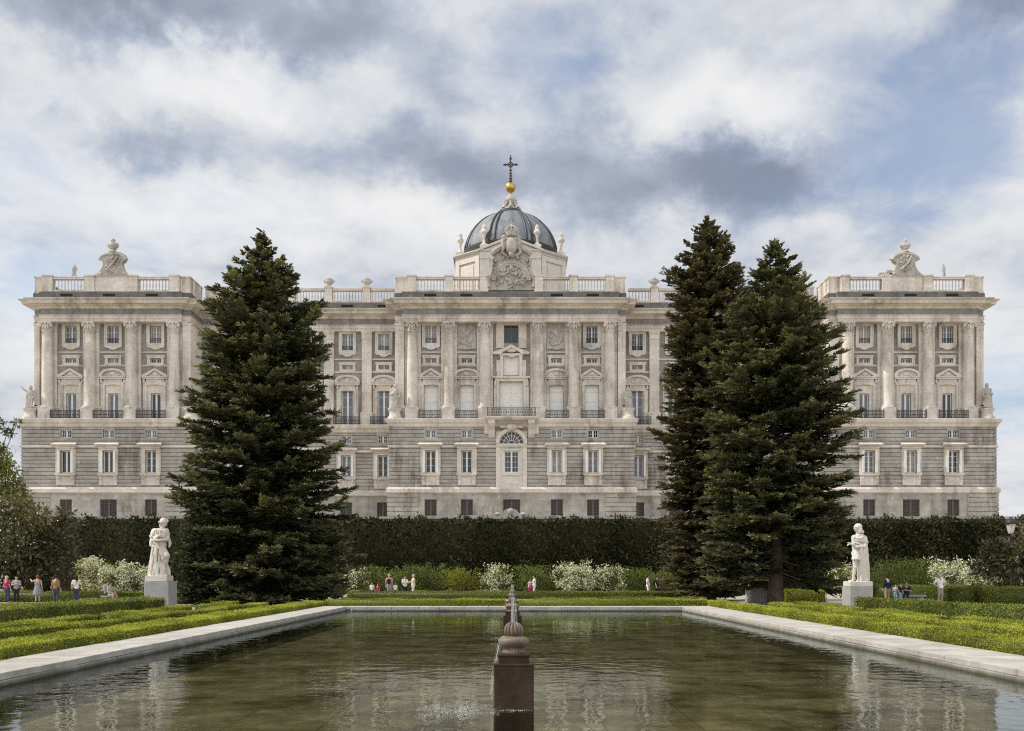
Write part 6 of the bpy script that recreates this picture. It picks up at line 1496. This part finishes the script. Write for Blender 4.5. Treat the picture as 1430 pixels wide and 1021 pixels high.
    if bag == 'backpack': put('backpack', [('e', (0, .22, Z(1.2)), (.16, .11, .24)), ('e', (0, .28, Z(1.1)), (.12, .08, .12)), ('t', [(-.1, .12, Z(1.4)), (-.13, -.1, Z(1.36)), (-.14, -.12, Z(1.2))], .022), ('t', [(.1, .12, Z(1.4)), (.13, -.1, Z(1.36)), (.14, -.12, Z(1.2))], .022)], 'cloth_dark')
    elif bag == 'shoulder': put('shoulder_bag', [('e', (.24, .05, Z(.95)), (.07, .14, .13)), ('t', [(-.12, .12, Z(1.42)), (.08, .17, Z(1.2)), (.24, .06, Z(1.02))], .018), ('t', [(-.12, -.06, Z(1.42)), (.08, -.15, Z(1.2)), (.24, .02, Z(1.02))], .018)], 'cloth_brown')
    return r
person(10, 57.9, 1.62, 160, 'person with blond hair and magenta top at the left edge', 'cloth_magenta', 'cloth_jeans', 'hair_blond', longhair=True, short=True)
person(23, 57.6, 1.62, 20, 'person in pale grey top beside the one in magenta', 'cloth_grey', 'cloth_dark', short=True, pose='fold')
person(52.5, 57.2, 1.66, 200, 'person with red hair in grey dress pointing left', hair='hair_red', dress='cloth_dress', pose='point')
person(78, 56.8, 1.66, 175, 'person in brown jacket seen from behind', 'cloth_brown', 'cloth_jeans', bag='shoulder')
person(106.5, 57.0, 1.64, 215, 'person with dark hair, white top and jeans holding something', 'cloth_white', 'cloth_jeans', longhair=True, short=True, pose='camera', bag='shoulder')
person(149, 57.15, 1.7, 75, 'seated person in grey jacket on the bench left of the statue', 'cloth_grey', 'cloth_dark', seat=.42)
person(154.5, 56.95, 1.62, 60, 'seated person in beige jacket nearest the robed statue', 'cloth_palegrey', 'cloth_khaki', seat=.42, skin=1)
YM = 69.5
person(519.5, YM, 1.12, 10, 'small child in white by the far hedge, leftmost of the middle group', 'cloth_white', 'cloth_jeans', short=True)
person(527.5, YM, 1.02, 350, 'small child in red by the far hedge', 'cloth_red', 'cloth_jeans', short=True)
person(543.5, YM, 1.74, 180, 'person in pink shirt with black backpack seen from behind', 'cloth_pink', 'cloth_grey', 'hair_grey', bag='backpack', short=True)
person(552, YM, 1.1, 20, 'small child in white beside the pink shirt and backpack', 'cloth_white', 'cloth_dark', short=True)
person(565.5, YM, 1.62, 30, 'person in white top holding a dark bag in the middle group', 'cloth_white', 'cloth_dark', pose='fold', short=True)
person(577, YM, 1.72, 290, 'person in long cream jacket reaching towards the white top', 'cloth_cream', 'cloth_cream', 'hair_grey', pose='reach')
person(739.5, YM, 1.42, 80, 'girl in pink trousers hugging a friend right of the fountains', 'cloth_pink', 'cloth_magenta', longhair=True, pose='fold')
person(746, YM, 1.66, 275, 'person in white leaning to the girl in pink', 'cloth_white', 'cloth_white', pose='reach')
person(905, YM - 1, 1.68, 75, 'person in white shirt and trousers with dark backpack on the far path', 'cloth_white', 'cloth_white', 'hair_dark', skin=1, bag='backpack', short=True)
person(917.5, YM - 1, 1.62, 60, 'person in black walking beside the rear right spruce', 'cloth_dark', 'cloth_dark', bag='backpack', short=True)
person(1239, 57.6, 1.66, 190, 'person in dark jacket and khaki trousers standing right of the cloaked statue', 'cloth_navy', 'cloth_khaki')
person(1251, 57.0, 1.12, 330, 'child in pale blue leaning on the seated person in black', 'cloth_blue', 'cloth_blue', short=True, pose='fold')
person(1257.5, 56.8, 1.2, 30, 'child in dark blue beside the child in pale blue', 'cloth_navy', 'cloth_blue', short=True)
person(1266, 57.1, 1.66, 330, 'seated person in black top on the stone bench', 'cloth_dark', 'cloth_dark', seat=.42, short=True, pose='fold', skin=1)
person(1313, 55.2, 1.74, 5, 'person in white shirt with hands on hips by the right hedge', 'cloth_white', 'cloth_khaki', 'hair_grey', pose='hips', short=True)
